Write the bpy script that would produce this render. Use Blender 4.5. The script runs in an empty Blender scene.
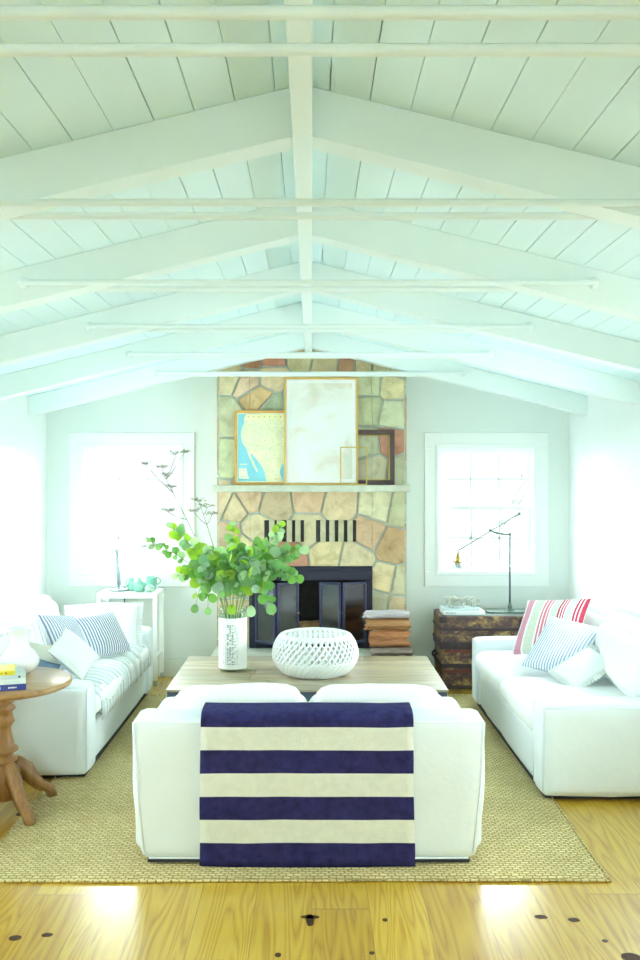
import bpy, bmesh, math, random
from mathutils import Vector, Matrix, noise
random.seed(7)
SC = bpy.context.scene
COL = SC.collection
PI = math.pi
F = 900.0; CX = 312.0; CY = 477.0; EYE = 1.75

def at(px, py, Y):
    """room point seen at a photo pixel at depth Y (used once to survey the room)"""
    return Vector(((px-CX)*Y/F, Y, EYE-(py-CY)*Y/F))

# ------------------------------------------------------------------ materials
def lin(c):
    return tuple((x/12.92 if x <= .04045 else ((x+.055)/1.055)**2.4) for x in c)
def rgb(r, g, b):
    return lin((r/255, g/255, b/255))

class NT:
    def __init__(s, name):
        s.m = bpy.data.materials.new(name); s.m.use_nodes = True
        s.t = s.m.node_tree; s.t.nodes.clear()
        s.out = s.n('ShaderNodeOutputMaterial')
    def n(s, typ, **kw):
        o = s.t.nodes.new(typ)
        for k, v in kw.items(): setattr(o, k, v)
        return o
    def l(s, a, b): s.t.links.new(a, b)
    def coord(s, kind='Object', scale=(1,1,1), rot=(0,0,0), loc=(0,0,0)):
        tc = s.n('ShaderNodeTexCoord'); mp = s.n('ShaderNodeMapping')
        mp.inputs['Scale'].default_value = scale; mp.inputs['Rotation'].default_value = rot
        mp.inputs['Location'].default_value = loc
        s.l(tc.outputs[kind], mp.inputs[0]); return mp.outputs[0]
    def noise(s, vec, scale=5, detail=3, rough=.5, dist=0):
        o = s.n('ShaderNodeTexNoise'); o.inputs['Scale'].default_value = scale
        o.inputs['Detail'].default_value = detail; o.inputs['Roughness'].default_value = rough
        o.inputs['Distortion'].default_value = dist
        s.l(vec, o.inputs['Vector']); return o.outputs['Fac']
    def ramp(s, fac, stops, interp='LINEAR'):
        o = s.n('ShaderNodeValToRGB'); cr = o.color_ramp; cr.interpolation = interp
        while len(cr.elements) < len(stops): cr.elements.new(.5)
        for e, (p, c) in zip(cr.elements, stops):
            e.position = p; e.color = (*c, 1) if len(c) == 3 else c
        s.l(fac, o.inputs[0]); return o.outputs[0]
    def math(s, op, a, b=None, c=None):
        o = s.n('ShaderNodeMath', operation=op)
        for i, v in enumerate((a, b, c)):
            if v is None: continue
            if isinstance(v, (int, float)): o.inputs[i].default_value = v
            else: s.l(v, o.inputs[i])
        return o.outputs[0]
    def mix(s, fac, a, b, blend='MIX'):
        o = s.n('ShaderNodeMix', data_type='RGBA', blend_type=blend)
        for i, v in ((0, fac), (6, a), (7, b)):
            if isinstance(v, (int, float)): o.inputs[i].default_value = v
            elif isinstance(v, tuple): o.inputs[i].default_value = (*v, 1) if len(v) == 3 else v
            else: s.l(v, o.inputs[i])
        return o.outputs[2]
    def bsdf(s, color=None, rough=.6, metal=0, spec=.5, bump=None, bstr=.3, bdist=.01, coat=0, sheen=0, trans=0):
        b = s.n('ShaderNodeBsdfPrincipled')
        if color is not None:
            if isinstance(color, tuple): b.inputs['Base Color'].default_value = (*color[:3], 1)
            else: s.l(color, b.inputs['Base Color'])
        if isinstance(rough, (int, float)): b.inputs['Roughness'].default_value = rough
        else: s.l(rough, b.inputs['Roughness'])
        b.inputs['Metallic'].default_value = metal
        b.inputs['Specular IOR Level'].default_value = spec
        b.inputs['Coat Weight'].default_value = coat
        b.inputs['Coat Roughness'].default_value = .2
        b.inputs['Sheen Weight'].default_value = sheen
        b.inputs['Transmission Weight'].default_value = trans
        if bump is not None:
            bn = s.n('ShaderNodeBump'); bn.inputs['Strength'].default_value = bstr
            bn.inputs['Distance'].default_value = bdist
            s.l(bump, bn.inputs['Height']); s.l(bn.outputs[0], b.inputs['Normal'])
        s.l(b.outputs[0], s.out.inputs[0]); return b

MATS = {}
def simple(name, color, rough=.6, var=.06, nscale=12, metal=0, spec=.5, bstr=.15, coat=0, sheen=0, bdist=.004):
    """procedural: colour with slight noise variation and a fine bump"""
    t = NT(name); v = t.coord('Object')
    f = t.noise(v, nscale, 4)
    c = t.ramp(f, [(.25, tuple(x*(1-var) for x in color)), (.75, tuple(min(1, x*(1+var)) for x in color))])
    f2 = t.noise(v, nscale*8, 3)
    t.bsdf(c, rough, metal, spec, f2, bstr, bdist, coat, sheen)
    MATS[name] = t.m; return t.m

PAINT = (.785, .865, .845)
simple('white_paint', PAINT, .5, .015, 3)
simple('board_paint', (.71, .865, .885), .5, .015, 3)
simple('trim_paint', (.86, .90, .88), .4, .01, 3)
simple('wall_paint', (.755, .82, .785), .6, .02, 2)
simple('side_wall_paint', (.86, .90, .89), .6, .015, 2)
simple('lacquer_white', (.86, .90, .885), .35, .01, 3)
simple('slipcover', (.79, .865, .91), .9, .02, 5, sheen=.1, bstr=.25, spec=.2)
simple('cushion_white', (.87, .90, .90), .9, .02, 5, sheen=.1, bstr=.25, spec=.2)
simple('cream_linen', (.80, .795, .71), .9, .04, 9, spec=.2)
simple('navy_wool', (.030, .028, .115), .95, .35, 30, spec=.15, bstr=.6)
simple('cream_wool', (.75, .77, .69), .95, .06, 30, spec=.15, bstr=.6)
simple('slate_blue_linen', (.17, .26, .38), .9, .1, 20, spec=.2)
simple('plinth_shade_dark', (.035, .04, .055), .7, .2)
simple('black_iron', (.014, .015, .035), .45, .3, 20, spec=.4)
simple('door_iron', (.03, .035, .09), .4, .3, 20)
simple('soot_and_slot_shade', (.03, .028, .026), .9, .4, 15)
simple('steel_blue', (.05, .07, .13), .45, .2, 10)
simple('mortar', (.42, .47, .43), .9, .12, 25, bstr=.6)
simple('mantel_stone', (.50, .52, .42), .85, .15, 14, bstr=.5)
simple('hearth_stone', (.48, .52, .44), .8, .15, 9, bstr=.5)
simple('fin_brick', (.47, .44, .29), .85, .2, 18, bstr=.5)
simple('oak_frame', (.62, .34, .08), .5, .15, 20)
simple('honey_frame', (.66, .42, .13), .5, .12, 20)
simple('walnut_frame', (.075, .045, .045), .5, .25, 20)
simple('brass', (.62, .45, .13), .3, .1, 20, metal=1)
simple('lamp_steel', (.19, .25, .27), .4, .15, 30, metal=.6)
simple('green_iron', (.16, .23, .20), .5, .2, 30, metal=.4)
simple('aluminium', (.36, .43, .45), .35, .05, 20, metal=.5)
simple('celadon', (.24, .52, .40), .25, .07, 10, coat=.3)
simple('celadon_pale', (.38, .60, .47), .25, .07, 10, coat=.3)
simple('porcelain', (.82, .86, .85), .22, .01, 6, coat=.4)
simple('coral_white', (.62, .64, .58), .8, .25, 30, bstr=.6)
simple('basket_white', (.84, .88, .88), .55, .02, 10)
simple('paper_white', (.90, .91, .90), .7, .02, 10)
simple('cover_blue', (.028, .05, .26), .45, .1, 10)
simple('cover_yellow', (.70, .62, .02), .45, .05, 10)
simple('cover_mint', (.66, .76, .71), .5, .04, 10)
simple('cover_white', (.84, .87, .87), .5, .02, 10)
simple('cover_grey', (.55, .66, .66), .5, .04, 10)
simple('ink', (.08, .10, .13), .7, .1)
simple('ink_grey', (.27, .34, .40), .7, .1)
simple('twig', (.20, .195, .17), .9, .15, 40)
simple('umbel', (.33, .33, .26), .9, .15, 40)
simple('stem_green', (.20, .30, .09), .7, .15, 30)
simple('dark_cord', (.03, .03, .035), .6, .1)
simple('bark', (.10, .105, .09), .9, .2, 20)
simple('outdoor_ground', (.80, .84, .84), .95, .2, 1)
simple('yard_dim_right', (.036, .0385, .036), .95, .3, 1)
simple('yard_dim_left', (.052, .056, .054), .95, .2, 1)
simple('outdoor_siding', (.8, .82, .8), .9, .05, 1)
simple('fold_white', (.80, .84, .84), .9, .02, 10)

def glass_mat(name, tint=(1,1,1), refl=.07, rough=.02, k=.3):
    t = NT(name)
    tr = t.n('ShaderNodeBsdfTransparent'); tr.inputs[0].default_value = (*tint, 1)
    gl = t.n('ShaderNodeBsdfGlossy'); gl.inputs['Roughness'].default_value = rough
    lw = t.n('ShaderNodeLayerWeight'); lw.inputs[0].default_value = .25
    f = t.math('MULTIPLY_ADD', lw.outputs['Fresnel'], k, refl*.3)
    mx = t.n('ShaderNodeMixShader'); t.l(f, mx.inputs[0])
    t.l(tr.outputs[0], mx.inputs[1]); t.l(gl.outputs[0], mx.inputs[2])
    t.l(mx.outputs[0], t.out.inputs[0]); MATS[name] = t.m
glass_mat('pane_glass')
glass_mat('vase_glass', (.93, .985, .95), .02, .02, .25)
glass_mat('smoked_glass', (.42, .46, .52), .5, .12, .8)
glass_mat('frosted_glass', (.93, .95, .94), .4, .2)
glass_mat('picture_glass', (1, 1, 1), .03, .02, .06)

def floor_mat():
    t = NT('pine_floor')
    tc = t.n('ShaderNodeTexCoord'); sx = t.n('ShaderNodeSeparateXYZ'); t.l(tc.outputs['Object'], sx.inputs[0])
    W = .232
    xs = t.math('DIVIDE', sx.outputs[0], W); pid = t.math('FLOOR', xs); fr = t.math('SUBTRACT', xs, pid)
    wn = t.n('ShaderNodeTexWhiteNoise', noise_dimensions='1D'); t.l(pid, wn.inputs['W'])
    yo = t.math('MULTIPLY_ADD', wn.outputs['Value'], 3.7, sx.outputs[1])
    yl = t.math('DIVIDE', yo, 2.9); yid = t.math('FLOOR', yl); yf = t.math('SUBTRACT', yl, yid)
    seed = t.math('MULTIPLY_ADD', yid, 7.31, t.math('MULTIPLY', pid, 3.17))
    wn2 = t.n('ShaderNodeTexWhiteNoise', noise_dimensions='1D'); t.l(seed, wn2.inputs['W'])
    # grain: long stretched rings, a different piece of wood for every board
    cv = t.n('ShaderNodeCombineXYZ')
    t.l(t.math('MULTIPLY_ADD', sx.outputs[0], 1.0, t.math('MULTIPLY', wn2.outputs['Value'], 13)), cv.inputs[0])
    t.l(t.math('MULTIPLY', sx.outputs[1], .07), cv.inputs[1]); t.l(seed, cv.inputs[2])
    n1 = t.noise(cv.outputs[0], 6.5, 2, .5, .4)
    rings = t.math('FRACT', t.math('MULTIPLY', n1, 15))
    tri = t.math('ABSOLUTE', t.math('MULTIPLY_ADD', rings, 2, -1))
    cv2 = t.n('ShaderNodeCombineXYZ')
    t.l(t.math('MULTIPLY', sx.outputs[0], 40), cv2.inputs[0]); t.l(t.math('MULTIPLY', sx.outputs[1], 1.5), cv2.inputs[1]); t.l(seed, cv2.inputs[2])
    n2 = t.noise(cv2.outputs[0], 3, 4)
    g = t.math('MULTIPLY_ADD', n2, .5, t.math('MULTIPLY', tri, .5))
    c = t.ramp(g, [(.10, (.36, .175, .008)), (.40, (.54, .325, .024)), (.75, (.62, .405, .045))])
    pv = t.ramp(wn2.outputs['Value'], [(0, (.84, .78, .66)), (.5, (1, 1, 1)), (1, (1.08, 1.1, 1.15))])
    c = t.mix(1, c, pv, 'MULTIPLY')
    gap = t.math('MAXIMUM', t.math('GREATER_THAN', t.math('ABSOLUTE', t.math('SUBTRACT', fr, .5)), .494),
                 t.math('GREATER_THAN', t.math('ABSOLUTE', t.math('SUBTRACT', yf, .5)), .4991))
    c = t.mix(t.math('MULTIPLY', gap, .65), c, (.13, .07, .015))
    rough = t.math('MULTIPLY_ADD', n2, .12, .26)
    t.bsdf(c, rough, 0, .5, t.math('SUBTRACT', t.math('MULTIPLY', g, .06), gap), .25, .003, coat=.7)
    MATS['pine_floor'] = t.m
floor_mat()

def rug_mat():
    t = NT('jute')
    v = t.coord('Object')
    wn = t.n('ShaderNodeTexNoise'); wn.inputs['Scale'].default_value = 22; t.l(v, wn.inputs['Vector'])
    wa = t.n('ShaderNodeVectorMath', operation='MULTIPLY_ADD'); t.l(wn.outputs['Color'], wa.inputs[0]); wa.inputs[1].default_value = (.022, .022, 0); t.l(v, wa.inputs[2])
    b = t.n('ShaderNodeTexBrick'); t.l(wa.outputs[0], b.inputs['Vector'])
    b.inputs['Scale'].default_value = 1; b.inputs['Brick Width'].default_value = .034
    b.inputs['Row Height'].default_value = .02; b.inputs['Mortar Size'].default_value = .0045
    b.inputs['Mortar Smooth'].default_value = .9
    b.inputs['Color1'].default_value = (*rgb(238, 222, 168), 1); b.inputs['Color2'].default_value = (*rgb(222, 203, 146), 1)
    b.inputs['Mortar'].default_value = (*rgb(168, 150, 98), 1)
    n = t.noise(v, 3, 3); n2 = t.noise(v, 160, 3)
    c = t.mix(.5, b.outputs[0], t.ramp(n, [(.3, (.75, .74, .7)), (.7, (1.1, 1.1, 1.1))]), 'MULTIPLY')
    h = t.math('MULTIPLY_ADD', n2, .4, t.math('SUBTRACT', 1, b.outputs['Fac']))
    t.bsdf(c, .9, 0, .2, h, .9, .008)
    MATS['jute'] = t.m
rug_mat()

def wood_mat(name, stops, rough=.5, axis=0, scale=1, coat=0, attr=False):
    t = NT(name); sc = [14*scale]*3; sc[axis] = 1.2*scale
    v = t.coord('Object', tuple(sc))
    n = t.noise(v, 1.6, 6, .6, .6); n2 = t.noise(v, 7, 4)
    f = t.math('MULTIPLY_ADD', n2, .3, t.math('MULTIPLY', n, .7))
    c = t.ramp(f, stops)
    if attr:
        a = t.n('ShaderNodeVertexColor', layer_name='Col'); c = t.mix(1, c, a.outputs[0], 'MULTIPLY')
    t.bsdf(c, rough, 0, .4, f, .2, .004, coat); MATS[name] = t.m
wood_mat('weathered_planks', [(.3, (.24, .19, .11)), (.5, (.40, .345, .225)), (.72, (.54, .48, .35))], .34, 0, 1, .15, True)
wood_mat('table_pine', [(.3, (.22, .11, .035)), (.5, (.36, .20, .07)), (.7, (.47, .29, .12))], .28, 0, .8, .35)
wood_mat('turned_pine', [(.3, (.19, .085, .022)), (.5, (.31, .15, .045)), (.7, (.40, .22, .08))], .4, 2, .8, .1)
wood_mat('split_wood', [(.3, (.24, .10, .04)), (.5, (.46, .24, .10)), (.7, (.62, .42, .22))], .9, 0, 1.4)
wood_mat('red_wood', [(.3, (.20, .07, .03)), (.5, (.44, .19, .08)), (.7, (.58, .32, .15))], .9, 0, 1.4)
wood_mat('grey_bark', [(.3, (.10, .075, .065)), (.5, (.25, .19, .16)), (.7, (.42, .37, .33))], .95, 0, 1.6)
wood_mat('pale_bark', [(.3, (.28, .24, .26)), (.5, (.50, .46, .48)), (.7, (.66, .64, .66))], .95, 0, 1.6)

def stone_mat():
    t = NT('fieldstone')
    a = t.n('ShaderNodeVertexColor', layer_name='Col'); v = t.coord('Object')
    n = t.noise(v, 7, 6, .65, .5); n2 = t.noise(v, 2.5, 3); n3 = t.noise(v, 28, 5, .7)
    c = t.mix(1, a.outputs[0], t.ramp(n, [(.3, (.72, .66, .56)), (.5, (1, 1, 1)), (.72, (1.22, 1.2, 1.12))]), 'MULTIPLY')
    c = t.mix(.35, c, t.ramp(n2, [(.35, (.9, .75, .6)), (.6, (1.05, 1.1, 1.0))]), 'MULTIPLY')
    t.bsdf(c, .85, 0, .3, t.math('MULTIPLY_ADD', n3, .4, n), .7, .02); MATS['fieldstone'] = t.m
stone_mat()

def leaf_mat():
    t = NT('eucalyptus_leaf')
    a = t.n('ShaderNodeVertexColor', layer_name='Col')
    d = t.bsdf(a.outputs[0], .5, 0, .35)
    tl = t.n('ShaderNodeBsdfTranslucent'); t.l(t.mix(1, a.outputs[0], (1.5, 1.5, .5), 'MULTIPLY'), tl.inputs[0])
    mx = t.n('ShaderNodeMixShader'); mx.inputs[0].default_value = .42
    t.l(d.outputs[0], mx.inputs[1]); t.l(tl.outputs[0], mx.inputs[2]); t.l(mx.outputs[0], t.out.inputs[0])
    MATS['eucalyptus_leaf'] = t.m
leaf_mat()

def stripe_mat(name, stops, repeat, axis=0, base_noise=.05):
    """woven stripes across one UV axis"""
    t = NT(name); tc = t.n('ShaderNodeTexCoord'); sx = t.n('ShaderNodeSeparateXYZ'); t.l(tc.outputs['UV'], sx.inputs[0])
    v = t.coord('Object'); wob = t.noise(v, 6, 2)
    f = t.math('FRACT', t.math('MULTIPLY', t.math('MULTIPLY_ADD', wob, .012, sx.outputs[axis]), repeat))
    c = t.ramp(f, stops, 'CONSTANT')
    n = t.noise(v, 60, 3)
    c = t.mix(1, c, t.ramp(n, [(.3, (1-base_noise,)*3), (.7, (1+base_noise,)*3)]), 'MULTIPLY')
    t.bsdf(c, .9, 0, .2, t.noise(v, 14, 3), .35, .012); MATS[name] = t.m
WHT = (.84, .87, .88)
stripe_mat('ticking_blue', [(0, WHT), (.58, (.20, .235, .46))], 19)
stripe_mat('ticking_pale_blue', [(0, (.80, .85, .89)), (.58, (.30, .38, .56))], 21)
PK = (.66, .20, .27); RD = (.52, .05, .10); SG = (.60, .64, .56)
stripe_mat('red_grain_sack', [(0, WHT), (.06, (.66, .30, .40)), (.17, WHT), (.20, SG), (.34, WHT), (.37, PK), (.40, WHT), (.42, PK), (.46, WHT), (.475, PK),
    (.50, WHT), (.52, SG), (.64, RD), (.665, WHT), (.68, RD), (.705, WHT), (.72, RD), (.74, WHT), (.76, SG), (.86, WHT), (.875, RD), (.90, WHT), (.915, RD), (.945, WHT), (.96, RD)], 1)
stripe_mat('faded_stripe_cloth', [(0, (.62, .69, .68)), (.2, (.78, .82, .82)), (.3, (.52, .61, .68)), (.38, (.76, .80, .80)), (.55, (.55, .63, .64)), (.7, (.80, .83, .83)), (.8, (.46, .56, .65)), (.86, (.74, .79, .79))], 5, 0)

def trunk_mat(name, pale):
    t = NT(name); v = t.coord('Object', (1, 1, 1.6))
    n = t.noise(v, 8, 6, .7, .6); n2 = t.noise(v, 30, 5, .7)
    f = t.math('MULTIPLY_ADD', n2, .35, t.math('MULTIPLY', n, .65))
    c = t.ramp(f, [(.36, (.05, .032, .042)), (.48, (.11, .065, .065)), (.54, (.24, .15, .07)), (.63, pale)])
    t.bsdf(c, .6, 0, .35, f, .5, .008); MATS[name] = t.m
trunk_mat('trunk_hide', (.52, .40, .17))
simple('trunk_band', (.045, .028, .035), .6, .4, 14)
simple('trunk_red', (.17, .04, .03), .65, .4, 14)
simple('trunk_top', (.13, .17, .15), .35, .3, 8)

def map_print_mat():
    t = NT('faded_map'); v = t.coord('Object')
    n = t.noise(v, 3.0, 5, .6, .6); n2 = t.noise(v, 9, 5, .6)
    c = t.ramp(n, [(.44, (.86, .87, .84)), (.52, (.82, .80, .71)), (.59, (.74, .64, .50)), (.66, (.58, .62, .44))])
    c = t.mix(.3, c, t.ramp(n2, [(.4, (.93, .94, .92)), (.66, (.91, .92, .86))]))
    t.bsdf(c, .5); MATS['faded_map'] = t.m
map_print_mat()
simple('map_sea', (.24, .62, .72), .5, .06, 8)
simple('map_land', (.86, .85, .56), .5, .14, 10)
simple('map_land_south', (.88, .84, .44), .5, .06, 10)
simple('map_ink', (.28, .36, .28), .6, .2)
simple('map_cream', (.88, .87, .68), .6, .05)
simple('map_red', (.55, .22, .12), .6, .1)

# ------------------------------------------------------------------ mesh building
class MB:
    def __init__(s): s.v = []; s.f = []; s.mi = []; s.sm = []; s.uv = {}; s.col = {}
    def add(s, vs, fs, mi=0, smooth=False, M=None, uvs=None, col=None):
        o = len(s.v)
        for p in vs:
            p = Vector(p); s.v.append(M @ p if M is not None else p)
        for f in fs:
            k = len(s.f); s.f.append([o+i for i in f]); s.mi.append(mi); s.sm.append(smooth)
            if uvs: s.uv[k] = [uvs[i] for i in f]
            if col: s.col[k] = col
        return s
    def box(s, x0, x1, y0, y1, z0, z1, mi=0, M=None, col=None):
        vs = [(x, y, z) for x in (x0, x1) for y in (y0, y1) for z in (z0, z1)]
        fs = [(0,1,3,2), (4,6,7,5), (0,4,5,1), (2,3,7,6), (0,2,6,4), (1,5,7,3)]
        return s.add(vs, fs, mi, False, M, None, col)
    def bbox(s, x0, x1, y0, y1, z0, z1, r=.01, seg=2, mi=0, M=None, smooth=False, col=None):
        """bevelled box"""
        bm = bmesh.new(); bmesh.ops.create_cube(bm, size=1)
        bmesh.ops.scale(bm, vec=(x1-x0, y1-y0, z1-z0), verts=bm.verts)
        bmesh.ops.translate(bm, vec=((x0+x1)/2, (y0+y1)/2, (z0+z1)/2), verts=bm.verts)
        r = min(r, .49*min(x1-x0, y1-y0, z1-z0))
        bmesh.ops.bevel(bm, geom=bm.edges[:], offset=r, segments=seg, affect='EDGES', profile=.5)
        bm.verts.index_update()
        s.add([v.co.copy() for v in bm.verts], [[v.index for v in f.verts] for f in bm.faces], mi, smooth, M, None, col)
        bm.free(); return s
    def tube(s, pts, r, n=8, mi=0, caps=True, smooth=True, closed=False):
        pts = [Vector(p) for p in pts]; N = len(pts)
        rs = r if isinstance(r, (list, tuple)) else [r]*N
        vs = []; prev = None
        for i, p in enumerate(pts):
            if closed: d = pts[(i+1) % N]-pts[i-1]
            else: d = pts[min(i+1, N-1)]-pts[max(i-1, 0)]
            d.normalize()
            if prev is None:
                a = Vector((0,0,1)) if abs(d.z) < .9 else Vector((1,0,0))
                u = d.cross(a).normalized()
            else:
                u = prev - d*prev.dot(d)
                u = u.normalized() if u.length > 1e-6 else d.orthogonal().normalized()
            w = d.cross(u); prev = u
            for k in range(n):
                t = 2*PI*k/n; vs.append(p+(u*math.cos(t)+w*math.sin(t))*rs[i])
        fs = []
        for i in range(N if closed else N-1):
            j = (i+1) % N
            for k in range(n):
                fs.append((i*n+k, i*n+(k+1) % n, j*n+(k+1) % n, j*n+k))
        if caps and not closed:
            fs.append(tuple(reversed(range(n)))); fs.append(tuple((N-1)*n+k for k in range(n)))
        return s.add(vs, fs, mi, smooth)
    def lathe(s, prof, n=24, M=None, mi=0, smooth=True):
        vs = []; fs = []
        for r, z in prof:
            for k in range(n):
                a = 2*PI*k/n; vs.append((r*math.cos(a), r*math.sin(a), z))
        for i in range(len(prof)-1):
            for k in range(n):
                fs.append((i*n+k, i*n+(k+1) % n, (i+1)*n+(k+1) % n, (i+1)*n+k))
        if prof[0][0] > 1e-5: fs.append(tuple(reversed(range(n))))
        if prof[-1][0] > 1e-5: fs.append(tuple((len(prof)-1)*n+k for k in range(n)))
        return s.add(vs, fs, mi, smooth, M)
    def prism(s, poly, d0, d1, axis=1, mi=0, M=None, col=None, smooth=False):
        """extrude a 2D polygon: axis 1 -> poly in (x,z); 2 -> (x,y); 0 -> (y,z)"""
        n = len(poly)
        def pt(p, d):
            return ((p[0], d, p[1]), (p[0], p[1], d), (d, p[0], p[1]))[{1:0, 2:1, 0:2}[axis]]
        vs = [pt(p, d0) for p in poly]+[pt(p, d1) for p in poly]
        fs = [tuple(range(n)), tuple(reversed(range(n, 2*n)))]
        fs += [(i, i+n, (i+1) % n+n, (i+1) % n) for i in range(n)]
        return s.add(vs, fs, mi, smooth, M, None, col)
    def build(s, name, mats, parent=None, fix=True):
        me = bpy.data.meshes.new(name); me.from_pydata([tuple(v) for v in s.v], [], s.f)
        if isinstance(mats, str): mats = [mats]
        for m in mats: me.materials.append(MATS[m])
        for p, mi, sm in zip(me.polygons, s.mi, s.sm): p.material_index = mi; p.use_smooth = sm
        if s.uv:
            ul = me.uv_layers.new(name='UVMap')
            for k, us in s.uv.items():
                for li, u in zip(me.polygons[k].loop_indices, us): ul.data[li].uv = u
        if s.col:
            ca = me.color_attributes.new('Col', 'FLOAT_COLOR', 'CORNER')
            for p in me.polygons:
                c = s.col.get(p.index, (1,1,1))
                for li in p.loop_indices: ca.data[li].color = (*c, 1)
        if fix:
            bm = bmesh.new(); bm.from_mesh(me); bmesh.ops.recalc_face_normals(bm, faces=bm.faces[:]); bm.to_mesh(me); bm.free()
        me.update()
        o = bpy.data.objects.new(name, me); COL.objects.link(o)
        if parent is not None: o.parent = parent
        return o

def tag(o, label=None, cat=None, group=None, kind=None):
    if label: o['label'] = label
    if cat: o['category'] = cat
    if group: o['group'] = group
    if kind: o['kind'] = kind
    return o
def empty(name, loc, label=None, cat=None, group=None, rz=0):
    o = bpy.data.objects.new(name, None); COL.objects.link(o)
    o.location = loc; o.rotation_euler = (0, 0, rz); o.empty_display_size = .05
    return tag(o, label, cat, group)
def struct(o): o['kind'] = 'structure'; return o
def copy_tree(o, parent=None):
    c = o.copy(); COL.objects.link(c)
    if parent is not None: c.parent = parent
    for ch in list(o.children): copy_tree(ch, c)
    return c

def soft_box(mb, x0, x1, y0, y1, z0, z1, r=.05, n=10, puff=(0,0,0), wr=.0, ws=3.0, mi=0, M=None, seed=0, taper=0):
    """upholstered block: rounded box with puffed faces and soft wrinkles"""
    c = Vector(((x0+x1)/2, (y0+y1)/2, (z0+z1)/2)); h = Vector(((x1-x0)/2, (y1-y0)/2, (z1-z0)/2))
    r = min(r, min(h)*.98)
    bm = bmesh.new(); bmesh.ops.create_cube(bm, size=2)
    bmesh.ops.subdivide_edges(bm, edges=bm.edges[:], cuts=n, use_grid_fill=True)
    for v in bm.verts:
        p = v.co.copy()
        # crowd the grid lines towards the edges so the rounding is smooth
        q = Vector([math.copysign(1-(1-abs(t))**1.6, t) for t in p])
        b = Vector((q.x*h.x, q.y*h.y, q.z*h.z))
        inner = Vector([max(-(hh-r), min(hh-r, t)) for t, hh in zip(b, h)])
        d = b-inner
        if d.length > 1e-9: b = inner+d.normalized()*min(d.length, r) if d.length > r else b
        for i in range(3):
            j, k = (i+1) % 3, (i+2) % 3
            w = max(0, 1-p[j]**2)*max(0, 1-p[k]**2)*p[i]
            b[i] += puff[i]*w
        if taper: 
            t = max(0, (-p.z))*taper
            b.x *= 1-t*.5
        if wr:
            nn = noise.noise_vector((b+c)*ws+Vector((seed*7.1, seed*3.3, 0)))
            n2 = noise.noise_vector((b+c)*ws*3.1+Vector((seed*2.1, 0, seed)))
            b += nn*wr+n2*wr*.4
        v.co = b+c
    bm.verts.index_update()
    mb.add([v.co.copy() for v in bm.verts], [[v.index for v in f.verts] for f in bm.faces], mi, True, M)
    bm.free(); return mb

# ------------------------------------------------------------------ camera
cam = bpy.data.cameras.new('camera'); co = bpy.data.objects.new('camera', cam); COL.objects.link(co)
co.location = (0, 0, EYE); co.rotation_euler = (PI/2, 0, 0)
cam.sensor_fit = 'AUTO'; cam.sensor_width = 36; cam.lens = 900/960*36
cam.shift_x = 8/960; cam.shift_y = -3/960; cam.clip_start = .05
SC.camera = co

# ------------------------------------------------------------------ room shell
XL, XR, YB, YF = -2.33, 2.26, 7.90, -3.0
RX = -.03                                    # ridge line
SL = .245
def ceil_z(x): return 2.975-SL*abs(x-RX)

def wall_panels(u0, u1, z0, z1, holes):
    us = sorted({u0, u1, *[h[0] for h in holes], *[h[1] for h in holes]})
    zs = sorted({z0, z1, *[h[2] for h in holes], *[h[3] for h in holes]})
    for a, b in zip(us, us[1:]):
        for c, d in zip(zs, zs[1:]):
            m = ((a+b)/2, (c+d)/2)
            if not any(h[0] < m[0] < h[1] and h[2] < m[1] < h[3] for h in holes): yield a, b, c, d

# openings: (u0,u1,z0,z1)
BW = [(-2.13, -1.03, .79, 2.14), (.985, 2.07, .79, 2.14)]
LWn = [(5.85, 7.0, .86, 2.06), (3.2, 4.2, .86, 2.06)]  # second opening is unseen, added to let daylight in
RWn = [(4.95, 6.10, .86, 2.06), (2.9, 3.9, .86, 2.06)]  # both out of view; the nearer one added for daylight
FWn = [(-.95, .95, .75, 2.05)]  # unseen rear opening, sized for the light on the sofa back
TR = .135
def inset(h, t): return (h[0]+t, h[1]-t, h[2]+t, h[3]-t)

mb = MB()
for a, b, c, d in wall_panels(XL-.15, XR+.15, 0, 2.40, [inset(h, TR-.02) for h in BW]): mb.box(a, b, YB, YB+.15, c, d)
mb.prism([(XL-.15, 2.40), (XR+.15, 2.40), (XR+.15, ceil_z(XR+.15)+.03), (RX, 3.02), (XL-.15, ceil_z(XL-.15)+.03)], YB, YB+.15, 1)
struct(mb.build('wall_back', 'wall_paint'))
mb = MB()
for a, b, c, d in wall_panels(YF, YB, 0, ceil_z(XL)+.02, [inset(h, .08) for h in LWn]): mb.box(XL-.15, XL, a, b, c, d)
struct(mb.build('wall_left', 'side_wall_paint'))
mb = MB()
for a, b, c, d in wall_panels(YF, YB, 0, ceil_z(XR)+.02, [inset(h, .08) for h in RWn]): mb.box(XR, XR+.15, a, b, c, d)
struct(mb.build('wall_right', 'side_wall_paint'))
mb = MB()
for a, b, c, d in wall_panels(XL-.15, XR+.15, 0, 2.40, [inset(h, .08) for h in FWn]): mb.box(a, b, YF-.15, YF, c, d)
mb.prism([(XL-.15, 2.40), (XR+.15, 2.40), (XR+.15, ceil_z(XR+.15)+.03), (RX, 3.02), (XL-.15, ceil_z(XL-.15)+.03)], YF-.15, YF, 1)
struct(mb.build('wall_front', 'side_wall_paint'))

mb = MB(); mb.box(XL-.15, XR+.15, YF, YB+.15, -.12, 0)
fl = mb
fo = struct(fl.build('floor', 'pine_floor'))
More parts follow.
